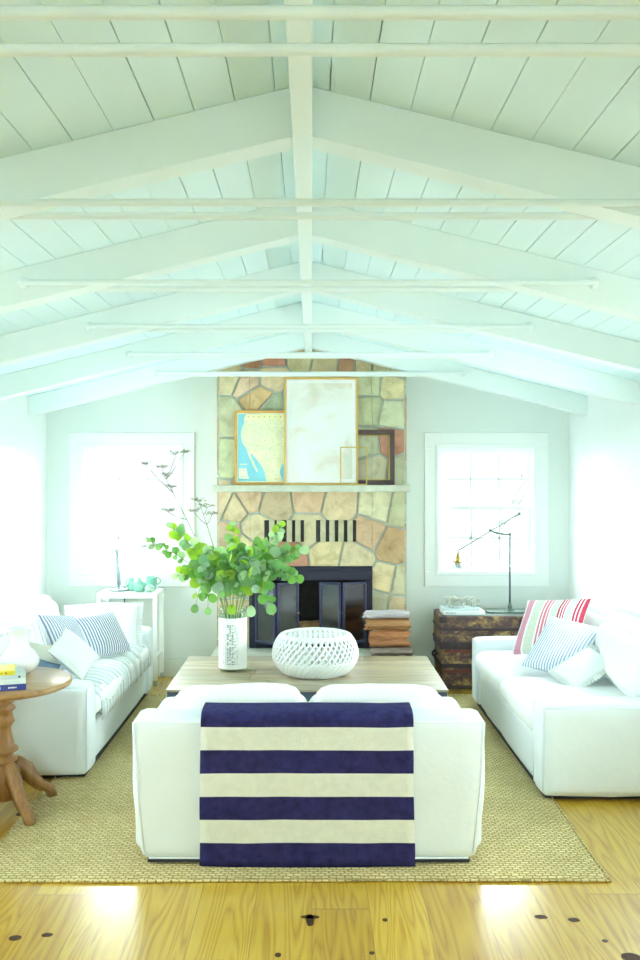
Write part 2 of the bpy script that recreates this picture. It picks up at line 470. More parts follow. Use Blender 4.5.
# knots in the boards (part of the floor)
simple('pine_knot', (.07, .035, .02), .6, .5, 60, spec=.25)
kb = MB()
for (px, py, rx, ry, sd) in ((310, 920, .016, .050, 1), (541, 917, .026, .017, 2), (574, 920, .024, .018, 3), (631, 957, .036, .03, 4), (15, 938, .024, .02, 5),
                             (47, 935, .022, .016, 6), (278, 955, .012, .016, 7), (605, 941, .012, .012, 8), (385, 920, .011, .014, 9), (372, 953, .01, .012, 10), (20, 814, .018, .03, 11), (310, 917, .038, .016, 12)):
    Y = EYE*F/(py-CY); X = (px-CX)*Y/F
    ring = []
    for k in range(18):
        a = 2*PI*k/18; w = 1+.18*noise.noise((math.cos(a)*2+sd*5, math.sin(a)*2, sd))
        ring.append((X+math.cos(a)*rx*w, Y+math.sin(a)*ry*w))
    kb.prism(ring, .0001, .0006, 2)
struct(kb.build('knot', 'pine_knot', fo))

# ceiling: boards running the length of the room, dark backing above the gaps
mb = MB()
for sgn in (-1, 1):
    x = RX; lim = XL-.02 if sgn < 0 else XR+.02
    n = 0
    while (x > lim) if sgn < 0 else (x < lim):
        w = .126; x2 = x+sgn*w; g = random.choice((.0022, .003, .005))
        if n == 0: x2 = x+sgn*.085
        xa, xb = x+sgn*g*.5, x2-sgn*g*.5
        mb.prism([(xa, ceil_z(xa)), (xb, ceil_z(xb)), (xb, ceil_z(xb)+.014), (xa, ceil_z(xa)+.014)], YF, YB, 1)
        x = x2; n += 1
    e = XL-.15 if sgn < 0 else XR+.15
    mb.prism([(RX, 2.995), (e, ceil_z(e)+.02), (e, ceil_z(e)+.10), (RX, 3.075)], YF, YB+.15, 1)
struct(mb.build('ceiling', 'board_paint'))

# ridge beam, rafters, ties
tn = 1
mb = MB(); mb.bbox(RX-.031, RX+.031, YF, YB-.001, 2.800, 2.985, .004); struct(mb.build('trim_%d' % tn, 'white_paint')); tn += 1
RY = [.578+1.142*i for i in range(-2, 7)]
for i, y in enumerate(RY):
    for sgn in (-1, 1):
        xa = RX+sgn*.0315; xe = XL+.001 if sgn < 0 else XR-.001
        mb = MB()
        zt = lambda x: ceil_z(x)-.001
        mb.prism([(xa, zt(xa)), (xe, zt(xe)), (xe, zt(xe)-.154), (xa, zt(xa)-.154)], y-.055, y+.055, 1)
        struct(mb.build('trim_%d' % tn, 'white_paint')); tn += 1

where = ['nearest pair, at the very top', 'second pair from the camera', 'third pair from the camera', 'fourth pair from the camera',
         'fifth pair from the camera', 'last pair, right before the chimney']
HZ = 2.60; XA, XB = -1.265, 1.235
for i in range(1, 7):
    y = RY[i+2]
    for sgn, side in ((-1, 'front'), (1, 'rear')):
        yy = y+sgn*.072
        t = MB(); t.tube([(XA-.0, y+sgn*.056, HZ), (XA, yy-sgn*.004, HZ), (XA+.012, yy, HZ), (XB-.012, yy, HZ), (XB, yy-sgn*.004, HZ), (XB, y+sgn*.056, HZ)], .0125, 12)
        rod = t.build('tie_rod', 'white_paint')
        tag(rod, 'white ceiling tie rod, %s one of the %s' % (side, where[i-1]), 'tie rod', 'ceiling tie rods')
        for x in (XA, XB):
            f = MB(); Mx = Matrix.Translation((x, y+sgn*.056, HZ)) @ Matrix.Rotation(-sgn*PI/2, 4, 'X')
            f.lathe([(.026, 0), (.026, .005), (.018, .010), (.016, .022), (.0, .024)], 18, Mx)
            f.build('flange', 'white_paint', rod)

# baseboards
for nm, bx in (('baseboard_back', (XL, XR, YB-.018, YB, 0, .17)), ('baseboard_left', (XL, XL+.018, YF, YB-.018, 0, .17)), ('baseboard_right', (XR-.018, XR, YF, YB-.018, 0, .17))):
    mb = MB()
    if nm == 'baseboard_back':
        for a, b in ((XL+.018, -.80), (.80, XR-.018)):
            mb.bbox(a, b, bx[2], bx[3], bx[4], bx[5]-.03, .003); mb.bbox(a, b, bx[2]+.006, bx[3], bx[5]-.03, bx[5], .004)
    else: mb.bbox(*bx, .004)
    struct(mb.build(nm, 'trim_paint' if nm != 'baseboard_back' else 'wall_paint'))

# windows: built in a local frame (x along wall, y out of the room, z up), then turned into place
def window(idx, h, M, trim, W2=None, cols=3, rows=2):
    u0, u1, z0, z1 = h
    root = empty('window_%d' % idx, (0, 0, 0)); struct(root)
    def ring(mb, a, b, c, d, t, y0, y1, r=.004):
        mb.bbox(a, b, y0, y1, d-t, d, r, M=M); mb.bbox(a, b, y0, y1, c, c+t, r, M=M)
        mb.bbox(a, a+t, y0, y1, c+t, d-t, r, M=M); mb.bbox(b-t, b, y0, y1, c+t, d-t, r, M=M)
    mb = MB(); ring(mb, u0, u1, z0, z1, trim, -.022, 0)
    ring(mb, u0+trim*.72, u1-trim*.72, z0+trim*.72, z1-trim*.72, .022, -.030, -.020)
    mb.build('casing', 'trim_paint', root)
    a, b, c, d = inset(h, trim-.02)
    mb = MB(); ring(mb, a, b, c, d, .022, .0, .14); mb.build('jamb', 'trim_paint', root)
    a, b, c, d = a+.022, b-.022, c+.022, d-.022
    mid = (c+d)/2+.015
    for nm, lo, hi, y0 in (('lower_sash', c, mid+.018, .030), ('upper_sash', mid-.018, d, .068)):
        mb = MB(); ring(mb, a, b, lo, hi, .036, y0, y0+.034)
        for k in range(1, cols):
            x = a+.036+(b-a-.072)*k/cols; mb.bbox(x-.011, x+.011, y0+.008, y0+.028, lo+.036, hi-.036, .003, M=M)
        for k in range(1, rows):
            z = lo+.036+(hi-lo-.072)*k/rows; mb.bbox(a+.036, b-.036, y0+.008, y0+.028, z-.011, z+.011, .003, M=M)
        s = mb.build(nm, 'trim_paint', root)
        g = MB(); g.box(a+.03, b-.03, y0+.016, y0+.020, lo+.03, hi-.03, M=M); g.build('pane', 'pane_glass', s)
    if idx < 3:
        g = MB(); x = (a+b)/2; g.bbox(x-.022, x+.022, .018, .034, mid+.0, mid+.022, .005, M=M); g.build('sash_lock', 'trim_paint', root)
    return root
for i, h in enumerate(BW): window(i+1, h, Matrix.Translation((0, YB, 0)), TR)
for i, h in enumerate(LWn):   # local x -> +Y, local y -> -X
    window(3+i, h, Matrix(((0, -1, 0, XL), (1, 0, 0, 0), (0, 0, 1, 0), (0, 0, 0, 1))), .10)
for i, h in enumerate(RWn):   # local x -> +Y, local y -> +X
    window(5+i, h, Matrix(((0, 1, 0, XR), (1, 0, 0, 0), (0, 0, 1, 0), (0, 0, 0, 1))), .10)

window(7, FWn[0], Matrix(((-1, 0, 0, 0), (0, -1, 0, YF), (0, 0, 1, 0), (0, 0, 0, 1))), .10)
# outdoors
mb = MB(); mb.box(-40, 40, -30, YB+.3, -.6, -.5); tag(mb.build('ground', 'outdoor_ground'), kind='structure')
mb = MB(); mb.box(-40, 0, YB+.3, 50, -.6, -.5); tag(mb.build('added_yard_left', 'yard_dim_left'), kind='structure')  # added dark sheet, dims the view through the left back window
mb = MB(); mb.box(0, 40, YB+.3, 50, -.6, -.5); tag(mb.build('added_yard_right', 'yard_dim_right'), kind='structure')  # added dark sheet, keeps the right back window from washing out
def tree(x, y, seed, label, hgt=5):
    rnd = random.Random(seed)
    root = empty('bare_tree', (x, y, -.5), label, 'tree')
    t = MB(); b = MB()
    def limb(p, d, L, r, depth, mb):
        pts = [p]; q = p.copy(); dd = d.copy(); rs = [r]
        for k in range(5):
            dd = (dd+Vector((rnd.uniform(-.28, .28), rnd.uniform(-.28, .28), rnd.uniform(-.1, .16)))).normalized()
            q = q+dd*L/5; pts.append(q.copy()); rs.append(r*(1-.13*(k+1)))
        mb.tube(pts, rs, 6)
        if depth < 4:
            for k in range(3 if depth else 7):
                i = rnd.randint(2, 5); nd = (dd+Vector((rnd.uniform(-1, 1), rnd.uniform(-1, 1), rnd.uniform(-.2, .8)))*.9).normalized()
                limb(pts[i], nd, L*rnd.uniform(.5, .75), rs[i]*.55, depth+1, b)
    limb(Vector((0, 0, 0)), Vector((rnd.uniform(-.1, .1), 0, 1)), hgt*.6, .05, 0, t)
    t.build('trunk', 'bark', root); b.build('branches', 'bark', root)
tree(3.3, 16.5, 3, 'pale bare tree outside the right hand window')

# ------------------------------------------------------------------ fireplace
def clip(poly, nx, nz, d):
    out = []
    for i in range(len(poly)):
        p, q = poly[i-1], poly[i]
        a, b = nx*p[0]+nz*p[1]-d, nx*q[0]+nz*q[1]-d
        if (a < 0) != (b < 0):
            t = a/(a-b); out.append((p[0]+(q[0]-p[0])*t, p[1]+(q[1]-p[1])*t))
        if b < 0: out.append(q)
    return out
def inset_poly(poly, k):
    n = len(poly)
    if n < 3: return []
    A = sum(poly[i-1][0]*poly[i][1]-poly[i][0]*poly[i-1][1] for i in range(n))
    res = poly
    sg = 1 if A > 0 else -1
    for i in range(n):
        p, q = poly[i-1], poly[i]; dx, dz = q[0]-p[0], q[1]-p[1]; L = math.hypot(dx, dz)
        if L < 1e-6: continue
        nx, nz = sg*dz/L, -sg*dx/L
        res = clip(res, nx, nz, nx*p[0]+nz*p[1]-k)
        if len(res) < 3: return []
    return res
def voronoi(seeds, bounds):
    x0, x1, z0, z1 = bounds
    for i, (sx, sz, w) in enumerate(seeds):
        poly = [(x0, z0), (x1, z0), (x1, z1), (x0, z1)]
        for j, (tx, tz, w2) in enumerate(seeds):
            if i == j: continue
            nx, nz = tx-sx, tz-sz; L2 = nx*nx+nz*nz
            d = (tx*tx+tz*tz-sx*sx-sz*sz+w-w2)/2
            poly = clip(poly, nx, nz, d)
            if len(poly) < 3: break
        if len(poly) >= 3: yield i, poly
def minus_rect(poly, r):
    x0, x1, z0, z1 = r
    out = [clip(poly, 1, 0, x0), clip(poly, -1, 0, -x1)]
    m = clip(clip(poly, 1, 0, x1), -1, 0, -x0) if len(poly) > 2 else []
    if len(m) > 2: out += [clip(m, 0, 1, z0), clip(m, 0, -1, -z1)]
    return [p for p in out if len(p) > 2]

CYF = 7.60; CXL, CXR = -.79, .785
fire = empty('fireplace', (0, CYF, 0), 'tall fieldstone fireplace and chimney breast between the two back windows', 'fireplace')
def lp(mb, name, mats, par=fire):
    for v in mb.v: v.y -= CYF
    return mb.build(name, mats, par)
T = (.60, .52, .33); TG = (.54, .54, .37); PKs = (.60, .43, .30); RU = (.52, .28, .18); OR = (.58, .40, .22); LG = (.60, .58, .42); GR = (.50, .53, .42)
S = [(231,372,T),(250,380,PKs),(260,397,OR),(226,420,TG),(224,455,TG),(272,408,GR),(270,378,T),(368,385,TG),(392,387,T),(368,408,TG),(393,413,LG),(390,443,RU),(374,467,TG),(367,445,TG),(402,470,TG),
     (251,358,RU),(270,356,RU),(300,352,T),(327,358,T),(348,362,RU),(362,362,T),(382,362,TG),(226,352,T),(300,400,T),(335,395,OR),(305,440,TG),(340,440,T),(255,455,T),(320,470,GR),(400,365,TG),
     (233,508,T),(250,497,PKs),(274,503,T),(310,497,PKs),(338,504,T),(377,505,LG),(402,510,TG),(222,503,T),(257,530,T),(310,530,T),(368,533,PKs),(393,545,OR),
     (228,536,PKs),(243,548,T),(288,556,RU),(262,553,T),(328,551,T),(354,557,T),(385,582,T),(379,602,LG),(399,585,TG),(397,606,T),(377,622,T),(401,628,TG),(385,643,T),
     (226,566,T),(241,580,LG),(230,608,T),(243,625,T),(228,640,TG),(228,590,T)]
seeds = []
for px, py, c in S:
    p = at(px, py, CYF); seeds.append((p.x, p.z, .0))
stone = MB(); FB = (-.525, .505, .30, .995)          # firebox opening
rs = random.Random(5)
for i, poly in voronoi(seeds, (CXL, CXR, .312, ceil_z(.0)-.012)):
    c = S[i][2]; k = rs.uniform(.86, 1.12); c = tuple(min(1, x*k*rs.uniform(.95, 1.05)) for x in c)
    ins = inset_poly(poly, .0085)
    if len(ins) < 3: continue
    pieces = minus_rect(ins, (FB[0], FB[1], FB[2], FB[3]))
    pr = rs.uniform(.012, .022)
    for q in pieces:
        q2 = inset_poly(q, .006) if len(pieces) == 1 or True else q
        if len(q2) < 3 or len(q2) != len(q): q2 = q
        # keep below the sloping ceiling
        n = len(q); zc = lambda p: (p[0], min(p[1], ceil_z(p[0])-.004))
        q, q2 = [zc(p) for p in q], [zc(p) for p in q2]
        vs = [(p[0], CYF+.002, p[1]) for p in q]+[(p[0], CYF-pr*.7, p[1]) for p in q]+[(p[0], CYF-pr, p[1]) for p in q2]
        fs = [tuple(range(2*n, 3*n))]
        for lay in (0, 1): fs += [(lay*n+a, lay*n+(a+1) % n, (lay+1)*n+(a+1) % n, (lay+1)*n+a) for a in range(n)]
        stone.add(vs, fs, 0, False, None, None, c)
for sx, xx in ((-1, CXL), (1, CXR)):                  # the shallow returns of the breast
    sd = [(rs.uniform(CYF, YB), .2*k+rs.uniform(0, .15), 0) for k in range(16)]
    for i, poly in voronoi(sd, (CYF+.003, YB-.004, .312, ceil_z(xx)-.014)):
        ins = inset_poly(poly, .0085)
        if len(ins) < 3: continue
        c = rs.choice((T, TG, PKs, OR)); stone.prism(ins, xx-sx*.002, xx+sx*.014, 0, 0, None, c)
lp(stone, 'stonework', 'fieldstone')
mb = MB()
zt = ceil_z(CXL)-.008
mb.box(CXL, FB[0], CYF, YB-.001, 0, zt); mb.box(FB[1], CXR, CYF, YB-.001, 0, zt)
mb.box(FB[0], FB[1], CYF, YB-.001, FB[3], zt); mb.box(FB[0], FB[1], CYF, YB-.001, 0, .312)
mb.prism([(CXL, zt), (CXR, zt), (CXR, ceil_z(CXR)-.006), (RX, 2.965), (CXL, ceil_z(CXL)-.006)], CYF, YB-.001, 1)
lp(mb, 'mortar_core', 'mortar')
mb = MB(); mb.bbox(-.815, .805, 7.37, CYF-.002, 1.627, 1.682, .006)
mm = mb
for v in mm.v:
    nn = noise.noise_vector(v*6); v.y += nn.y*.008*(1 if v.y < 7.45 else 0); v.z += nn.z*.003
lp(mm, 'mantel_shelf', 'mantel_stone')
mb = MB(); mb.bbox(-.80, .80, 7.02, CYF-.002, 0, .26, .01); mb.bbox(-.82, .82, 7.0, CYF-.002, .262, .312, .012)
lp(mb, 'hearth', 'hearth_stone')
# firebox: liner, iron surround, bi-fold glass doors
mb = MB(); x0, x1, z0, z1 = FB; yb = YB-.02
mb.box(x0+.005, x1-.005, yb-.01, yb, z0+.02, z1); mb.box(x0+.001, x0+.02, CYF+.02, yb, z0+.02, z1); mb.box(x1-.02, x1-.001, CYF+.02, yb, z0+.02, z1)
mb.box(x0+.005, x1-.005, CYF+.02, yb, z1-.02, z1-.001); mb.box(x0+.02, x1-.02, CYF+.005, yb, z0+.013, z0+.028)
lp(mb, 'firebox', 'soot_and_slot_shade')
mb = MB(); y0, y1 = CYF-.045, CYF+.02
mb.bbox(x0-.003, x1+.003, y0, y1, z1-.115, z1+.004, .006); mb.bbox(x0-.003, x0+.045, y0, y1, z0+.013, z1-.115, .006); mb.bbox(x1-.045, x1+.003, y0, y1, z0+.013, z1-.115, .006)
mb.bbox(x0+.045, x1-.045, y0, y1, z0+.013, z0+.06, .006)
mb.bbox(x0+.01, x1-.01, y0-.012, y0, z1-.035, z1-.015, .004)
lp(mb, 'door_surround', 'black_iron')
def door_panel(p, ang, w, swing):
    """p hinge point; panel runs from p in direction ang (0 = +x, towards the room negative y)"""
    z0p, z1p = z0+.065, z1-.12
    M = Matrix.Translation((p[0], p[1]-CYF, 0)) @ Matrix.Rotation(ang, 4, 'Z')
    d = MB(); t = .022
    d.bbox(0, w, -.009, .009, z1p-t, z1p, .004, M=M); d.bbox(0, w, -.009, .009, z0p, z0p+t, .004, M=M)
    d.bbox(0, t, -.009, .009, z0p+t, z1p-t, .004, M=M); d.bbox(w-t, w, -.009, .009, z0p+t, z1p-t, .004, M=M)
    o = d.build('glass_door', 'door_iron', fire)
    g = MB(); g.box(t-.004, w-t+.004, -.002, .002, z0p+t-.004, z1p-t+.004, M=M); g.build('pane', 'smoked_glass', o)
    h = MB(); h.tube([M @ Vector((w-.011, -.010, (z0p+z1p)/2)), M @ Vector((w-.011, -.026, (z0p+z1p)/2))], .006, 8); h.build('handle', 'brass', o)
yd = CYF-.060; W = .222
a1 = math.radians(-38); hl = (x0+.05, yd); door_panel(hl, a1, W, 1)
k1 = (hl[0]+W*math.cos(a1)+.012, hl[1]+W*math.sin(a1)); door_panel(k1, math.radians(30), W*.92, 1)
hr = (x1-.05, yd); a2 = math.radians(180+24); k2 = (hr[0]+W*math.cos(a2)-.012, hr[1]+W*math.sin(a2))
door_panel(hr, a2, W, 1); door_panel(k2, math.radians(180-20), W*.85, 1)
# warm air grille: proud dark panel paints the slot shade behind standing bricks
mb = MB()
pa = at(264, 520, CYF); pb = at(356, 541.5, CYF)
for (xa, xb) in ((264.5, 304), (316, 356)):
    a = at(xa, 0, CYF).x; b = at(xb, 0, CYF).x
    mb.box(a, b, CYF-.024, CYF+.001, pb.z, pa.z)
lp(mb, 'vent', 'soot_and_slot_shade')
for xs in ((272, 279.5, 289.5, 298), (323, 332, 341, 350)):
    for x in xs:
        mb = MB(); c = at(x, 0, CYF).x
        mb.bbox(c-.023, c+.023, CYF-.036, CYF-.02, pb.z-.002, pa.z+.002, .004)
        lp(mb, 'vent_brick', 'fin_brick')

# logs
def log(name, label, x0, x1, y, z, ry, rz, mat, seed, group=None, rot=0, Y2=None):
    mb = MB(); rnd = random.Random(seed); n = 14; segs = 12; vs = []; fs = []
    prof = []
    for k in range(n):
        a = 2*PI*k/n; prof.append(1+rnd.uniform(-.26, .14))
    for i in range(segs+1):
        t = i/segs; x = x0+(x1-x0)*t
        for k in range(n):
            a = 2*PI*k/n; q = prof[k]*(1+.22*noise.noise((x*9, k*.7, seed)))
            c, s_ = math.cos(a), math.sin(a); sq = max(abs(c), abs(s_))**.6
            jag = rnd.uniform(-.022, .022) if i in (0, segs) else 0
            vs.append((x+jag, y+c*ry*q/sq**.4, z+s_*rz*q/sq**.4))
    zmin = min(v[2] for v in vs)
    for i in range(segs):
        for k in range(n): fs.append((i*n+k, i*n+(k+1) % n, (i+1)*n+(k+1) % n, (i+1)*n+k))
    fs.append(tuple(range(n))); fs.append(tuple(segs*n+k for k in range(n)))
    M = Matrix.Translation(((x0+x1)/2, y, 0)) @ Matrix.Rotation(rot, 4, 'Z') @ Matrix.Translation((-(x0+x1)/2, -y, 0))
    mb.add(vs, fs, 0, False, M)
    for v in mb.v: v.z += z-rz-zmin
    o = mb.build(name, mat)
    return tag(o, label, 'log', group)
ZH = .312
log('firewood_log', 'greyish brown bottom log of the firewood stack on the hearth', .485, .80, 7.22, ZH+.037, .085, .037, 'grey_bark', 1, 'firewood on the hearth', -.05)
log('firewood_log', 'thick reddish split log in the middle of the hearth stack', .465, .765, 7.22, ZH+.074+.068, .085, .066, 'red_wood', 2, 'firewood on the hearth', .05)
log('firewood_log', 'pale brown split log, second from top of the hearth stack', .435, .775, 7.22, ZH+.208+.044, .08, .044, 'split_wood', 3, 'firewood on the hearth', -.04)
log('firewood_log', 'silvery grey bark log on top of the hearth stack', .42, .765, 7.22, ZH+.298+.036, .075, .034, 'pale_bark', 4, 'firewood on the hearth', .08)
log('firewood_log', 'pale split log lying inside the dark firebox', -.12, .20, 7.72, z0+.03+.085, .07, .085, 'split_wood', 5, None, .3)

# ------------------------------------------------------------------ pictures on the mantel
ZM = 1.684
def frame_root(name, label, cat, x, z, y, lean):
    r = empty(name, (x, y, z), label, cat); r.rotation_euler = (-lean, 0, 0); return r
def rect_frame(mb, w, h, t, d, mi=0):
    mb.bbox(0, w, 0, d, 0, t, .003, mi=mi); mb.bbox(0, w, 0, d, h-t, h, .003, mi=mi)
    mb.bbox(0, t, 0, d, t, h-t, .003, mi=mi); mb.bbox(w-t, w, 0, d, t, h-t, .003, mi=mi)
# the blue and yellow wall map
r = frame_root('framed_map', 'wooden framed blue and yellow wall map leaning at the left of the mantel', 'picture', -.650, ZM, 7.515, math.radians(2.5))
w, h = .470, .625
mb = MB(); rect_frame(mb, w, h, .022, .022); mb.build('frame', 'oak_frame', r)
mb = MB(); ox, oz = .03, .03; mw, mh = w-.06, h-.06
mb.box(.02, w-.02, .012, .016, .02, h-.02, 4)
mb.box(ox, ox+mw, .0108, .012, oz, oz+mh, 0)
def mp(u, v): return (ox+(u-112)/393*mw*.985, oz+(690-v)/580*mh)
coast = [(178,112),(160,150),(163,185),(150,215),(140,250),(136,290),(140,330),(152,372),(176,398),(188,430),(194,455),(206,490),(222,520),(232,550),(250,580),(262,606),(276,612),
         (270,585),(252,556),(240,520),(228,492),(214,462),(220,448),(240,470),(266,505),(292,540),(316,578),(330,612),(340,655),(345,690),(478,690),(470,655),(456,632),(452,605),(462,570),(478,545),(505,528),(505,112)]
mb2 = [mp(*p) for p in coast]
from mathutils.geometry import tessellate_polygon
lv = [Vector((p[0], p[1], 0)) for p in mb2]
mb.add([(p[0], .0102, p[1]) for p in mb2], [tuple(t) for t in tessellate_polygon([lv])], 1)
mb.prism([mp(118,580), mp(182,575), mp(192,640), mp(208,668), mp(118,665)], .0098, .0104, 1, 4)
mb.prism([mp(128,540), mp(186,536), mp(186,548), mp(128,550)], .0098, .0104, 1, 4)
mb.prism([mp(176,112), mp(505,112), mp(505,150), mp(172,150)], .0098, .0101, 1, 2)
rnd = random.Random(11)
def inside(p, poly):
    c = False
    for i in range(len(poly)):
        a, b = poly[i-1], poly[i]
        if (a[1] > p[1]) != (b[1] > p[1]) and p[0] < (b[0]-a[0])*(p[1]-a[1])/(b[1]-a[1])+a[0]: c = not c
    return c
n = 0
while n < 800:
    u, v = rnd.uniform(140, 500), rnd.uniform(155, 690)
    if not inside((u, v), coast): continue
    if v > 440 and rnd.random() < .6: continue
    a = mp(u, v); ww = rnd.uniform(.002, .009); hh = rnd.uniform(.0014, .0028); n += 1
    mb.box(a[0], a[0]+ww, .0097, .0103, a[1], a[1]+hh, rnd.choice((3, 3, 3, 5, 0)))
for k in range(7):
    for u in [190+k*44]:
        a = mp(u, 138); mb.box(a[0], a[0]+.009, .0096, .0102, a[1], a[1]+.010, 3)
for (u, v, q) in ((150, 600, 5), (140, 650, 3), (165, 648, 3), (420, 670, 3), (405, 672, 3)):
    a = mp(u, v); mb.box(a[0], a[0]+.014, .0092, .0099, a[1], a[1]+.004, q)
mb.build('map_sheet', ['map_sea', 'map_land', 'map_land_south', 'map_ink', 'map_cream', 'map_red'], r)
mb = MB(); mb.box(.02, w-.02, .006, .008, .02, h-.02); mb.build('glass', 'picture_glass', r)
# the large pale map
r = frame_root('framed_map', 'large pale faded map in thin honey wood frame, centre of the mantel', 'picture', -.232, ZM, 7.47, math.radians(4))
w, h = .617, .905
mb = MB(); rect_frame(mb, w, h, .019, .024); mb.build('frame', 'honey_frame', r)
mb = MB(); mb.box(.017, w-.017, .012, .018, .017, h-.017, 0)
mb.box(.05, w-.05, .0112, .0122, .05, h-.05, 1)
rnd = random.Random(4)
for k in range(26): mb.box(.06+k*.019, .06+k*.019+.0012, .0106, .0114, .10, .10+rnd.uniform(.04, .10), 0)
mb.build('map_sheet', ['paper_white', 'faded_map'], r)
mb = MB(); mb.box(.017, w-.017, .006, .008, .017, h-.017); mb.build('glass', 'picture_glass', r)
# dark empty frame
r = frame_root('empty_frame', 'dark brown empty picture frame at the right end of the mantel', 'frame', .315, ZM, 7.53, math.radians(3))
mb = MB(); w, h = .378, .463; rect_frame(mb, w, h, .040, .022); mb.build('frame', 'walnut_frame', r)
mb = MB(); rect_frame(mb, w-.08, h-.08, .008, .008)
for v in mb.v: v.x += .04; v.z += .04; v.y += .004
mb.build('rebate', 'brass', r)
# small glass frame
r = frame_root('small_picture', 'small thin brass frame of clear glass before the large pale map', 'frame', .232, ZM, 7.40, math.radians(6))
mb = MB(); w, h = .222, .318; rect_frame(mb, w, h, .010, .010); mb.build('frame', 'brass', r)
mb = MB(); mb.box(.008, w-.008, .003, .006, .008, h-.008); mb.build('glass', 'picture_glass', r)

# ------------------------------------------------------------------ rug
mb = MB(); nx, ny = 60, 60; X0, X1, Y0, Y1 = -1.49, 1.29, 3.885, 7.20
top = {}
vs = []; fs = []; H = .011
def rp(i, j):
    x = X0+(X1-X0)*i/nx; y = Y0+(Y1-Y0)*j/ny
    e = min(1, min(i, nx-i, j, ny-j)/1.0)
    x += .012*noise.noise((x*1.3, y*1.3, 3)); y += .010*noise.noise((x*1.7, y*1.1, 9))
    if i == nx: x += .03*(j/ny)
    return (x, y, H*.35+H*.65*e if e < 1 else H)
for j in range(ny+1):
    for i in range(nx+1): vs.append(rp(i, j))
for j in range(ny):
    for i in range(nx):
        a = j*(nx+1)+i; fs.append((a, a+1, a+nx+2, a+nx+1))
N = len(vs); per = [i for i in range(nx+1)]+[(nx+1)*j+nx for j in range(1, ny+1)]+[(nx+1)*ny+i for i in range(nx-1, -1, -1)]+[(nx+1)*j for j in range(ny-1, 0, -1)]
vs += [(vs[k][0], vs[k][1], .0008) for k in per]
for k in range(len(per)):
    k2 = (k+1) % len(per); fs.append((per[k], N+k, N+k2, per[k2]))
fs.append(tuple(N+k for k in range(len(per)-1, -1, -1)))
mb.add(vs, fs, 0, False)
rugo = mb.build('jute_rug', 'jute'); tag(rugo, 'large tan woven jute rug under the three sofas', 'rug')
mb = MB(); pts = [vs[k] for k in per]; mb.tube([(p[0], p[1], .007) for p in pts], .006, 6, closed=True); mb.build('bound_edge', 'jute', rugo)
RUG = .0125

# ------------------------------------------------------------------ sofas
def sofa(loc, rz, L, D, label, back_h, arm_h, cush_h, arm_w=.20, seat_h=.45, puff=.03, z_skirt=.035, ncush=2, seed=1, cw=.26, taper=.05, cws=None):
    """local: front at -D, back at y=0; x from -L/2 to L/2"""
    r = empty('sofa', loc, label, 'sofa', None, rz)
    hl = L/2
    m = MB(); soft_box(m, -hl+.01, hl-.01, -.20, 0, z_skirt, back_h, .035, 12, (0, .006, .004), .004, 3, seed=seed, taper=taper); b = m.build('back', 'slipcover', r)
    m = MB()
    zs = back_h-.018
    m.tube([(-hl+.03, -.004, zs), (0, -.001, zs), (hl-.03, -.004, zs)], .0035, 6); 
    for s in (-1, 1): m.tube([(s*(hl-.014), -.006, zs), (s*(hl*(1-taper*.22)-.014), .002, zs*.55), (s*(hl*(1-taper*.46)-.024), -.003, z_skirt+.03)], .0035, 6)
    hb = hl*(1-taper*.48); m.tube([(-hb+.04, -.008, z_skirt+.008), (0, -.004, z_skirt+.008), (hb-.04, -.008, z_skirt+.008)], .004, 6)
    m.build('piping', 'slipcover', b)
    for s in (-1, 1):
        x0, x1 = (-hl, -hl+arm_w) if s < 0 else (hl-arm_w, hl)
        m = MB(); soft_box(m, x0, x1, -D, -.12, z_skirt, arm_h, .035, 12, (.010, .008, .010), .006, 3.5, seed=seed+2+s); a = m.build('arm', 'slipcover', r)
        m = MB(); zc = arm_h-.012
        xo = x0+.006 if s < 0 else x1-.006; xi = x1-.006 if s < 0 else x0+.006
        m.tube([(xi, -D+.004, z_skirt+.02), (xi, -D+.003, zc-.02), (xi+(xo-xi)*.1, -D+.004, zc), (xo-(xo-xi)*.1, -D+.004, zc), (xo, -D+.004, zc-.02), (xo, -D+.006, z_skirt+.02)], .004, 6)
        m.tube([(xo, -D+.02, zc-.006), (xo, -D*.6, zc-.004), (xo, -.14, zc-.006)], .004, 6)
        m.build('piping', 'slipcover', a)
    m = MB(); soft_box(m, -hl+arm_w-.01, hl-arm_w+.01, -D+.02, -.18, z_skirt, seat_h-.14, .03, 10, (0, .01, 0), .006, 3, seed=seed+9); m.build('seat_base', 'slipcover', r)
    inner = L-2*arm_w; cwid = inner/ncush
    for k in range(ncush):
        x0 = -hl+arm_w+k*cwid
        m = MB(); soft_box(m, x0+.003, x0+cwid-.003, -D-.012, -.20, seat_h-.145, seat_h, .06, 12, (.0, .018, .022), .008, 3, seed=seed+20+k)
        m.build('seat_cushion', 'cushion_white', r)
        M = Matrix.Translation((0, -.19, seat_h-.01)) @ Matrix.Rotation(math.radians(-9), 4, 'X')
        m = MB(); soft_box(m, x0+.008, x0+cwid-.008, -(cws[k] if cws else cw), 0, .012, cush_h-seat_h+.01, .085, 12, (.012, .035, .03), .014, 3.2, seed=seed+30+k, M=M)
        m.build('back_cushion', 'cushion_white', r)
    m = MB(); hb = hl*(1-taper*.5); m.bbox(-hb+.03, hb-.03, -D+.03, -.022, 0, z_skirt+.012, .004); m.build('plinth_shade', 'plinth_shade_dark', r)  # dark base of the near sofa; painted hem shadow under the side sofas
    return r
sofa((-.015, 4.035, RUG), PI, 1.61, .92, 'white slipcovered sofa seen from behind, with navy striped throw, nearest the camera', .655, .53, .705, .15, .43, seed=1, cw=.2, z_skirt=.018, taper=.12)
sofa((-2.30, 6.225, .002), PI/2, 2.12, 1.01, 'white slipcovered sofa along the left wall behind the round table', .80, .54, .79, .2, .45, seed=50, z_skirt=.034, cws=(.22, .16))
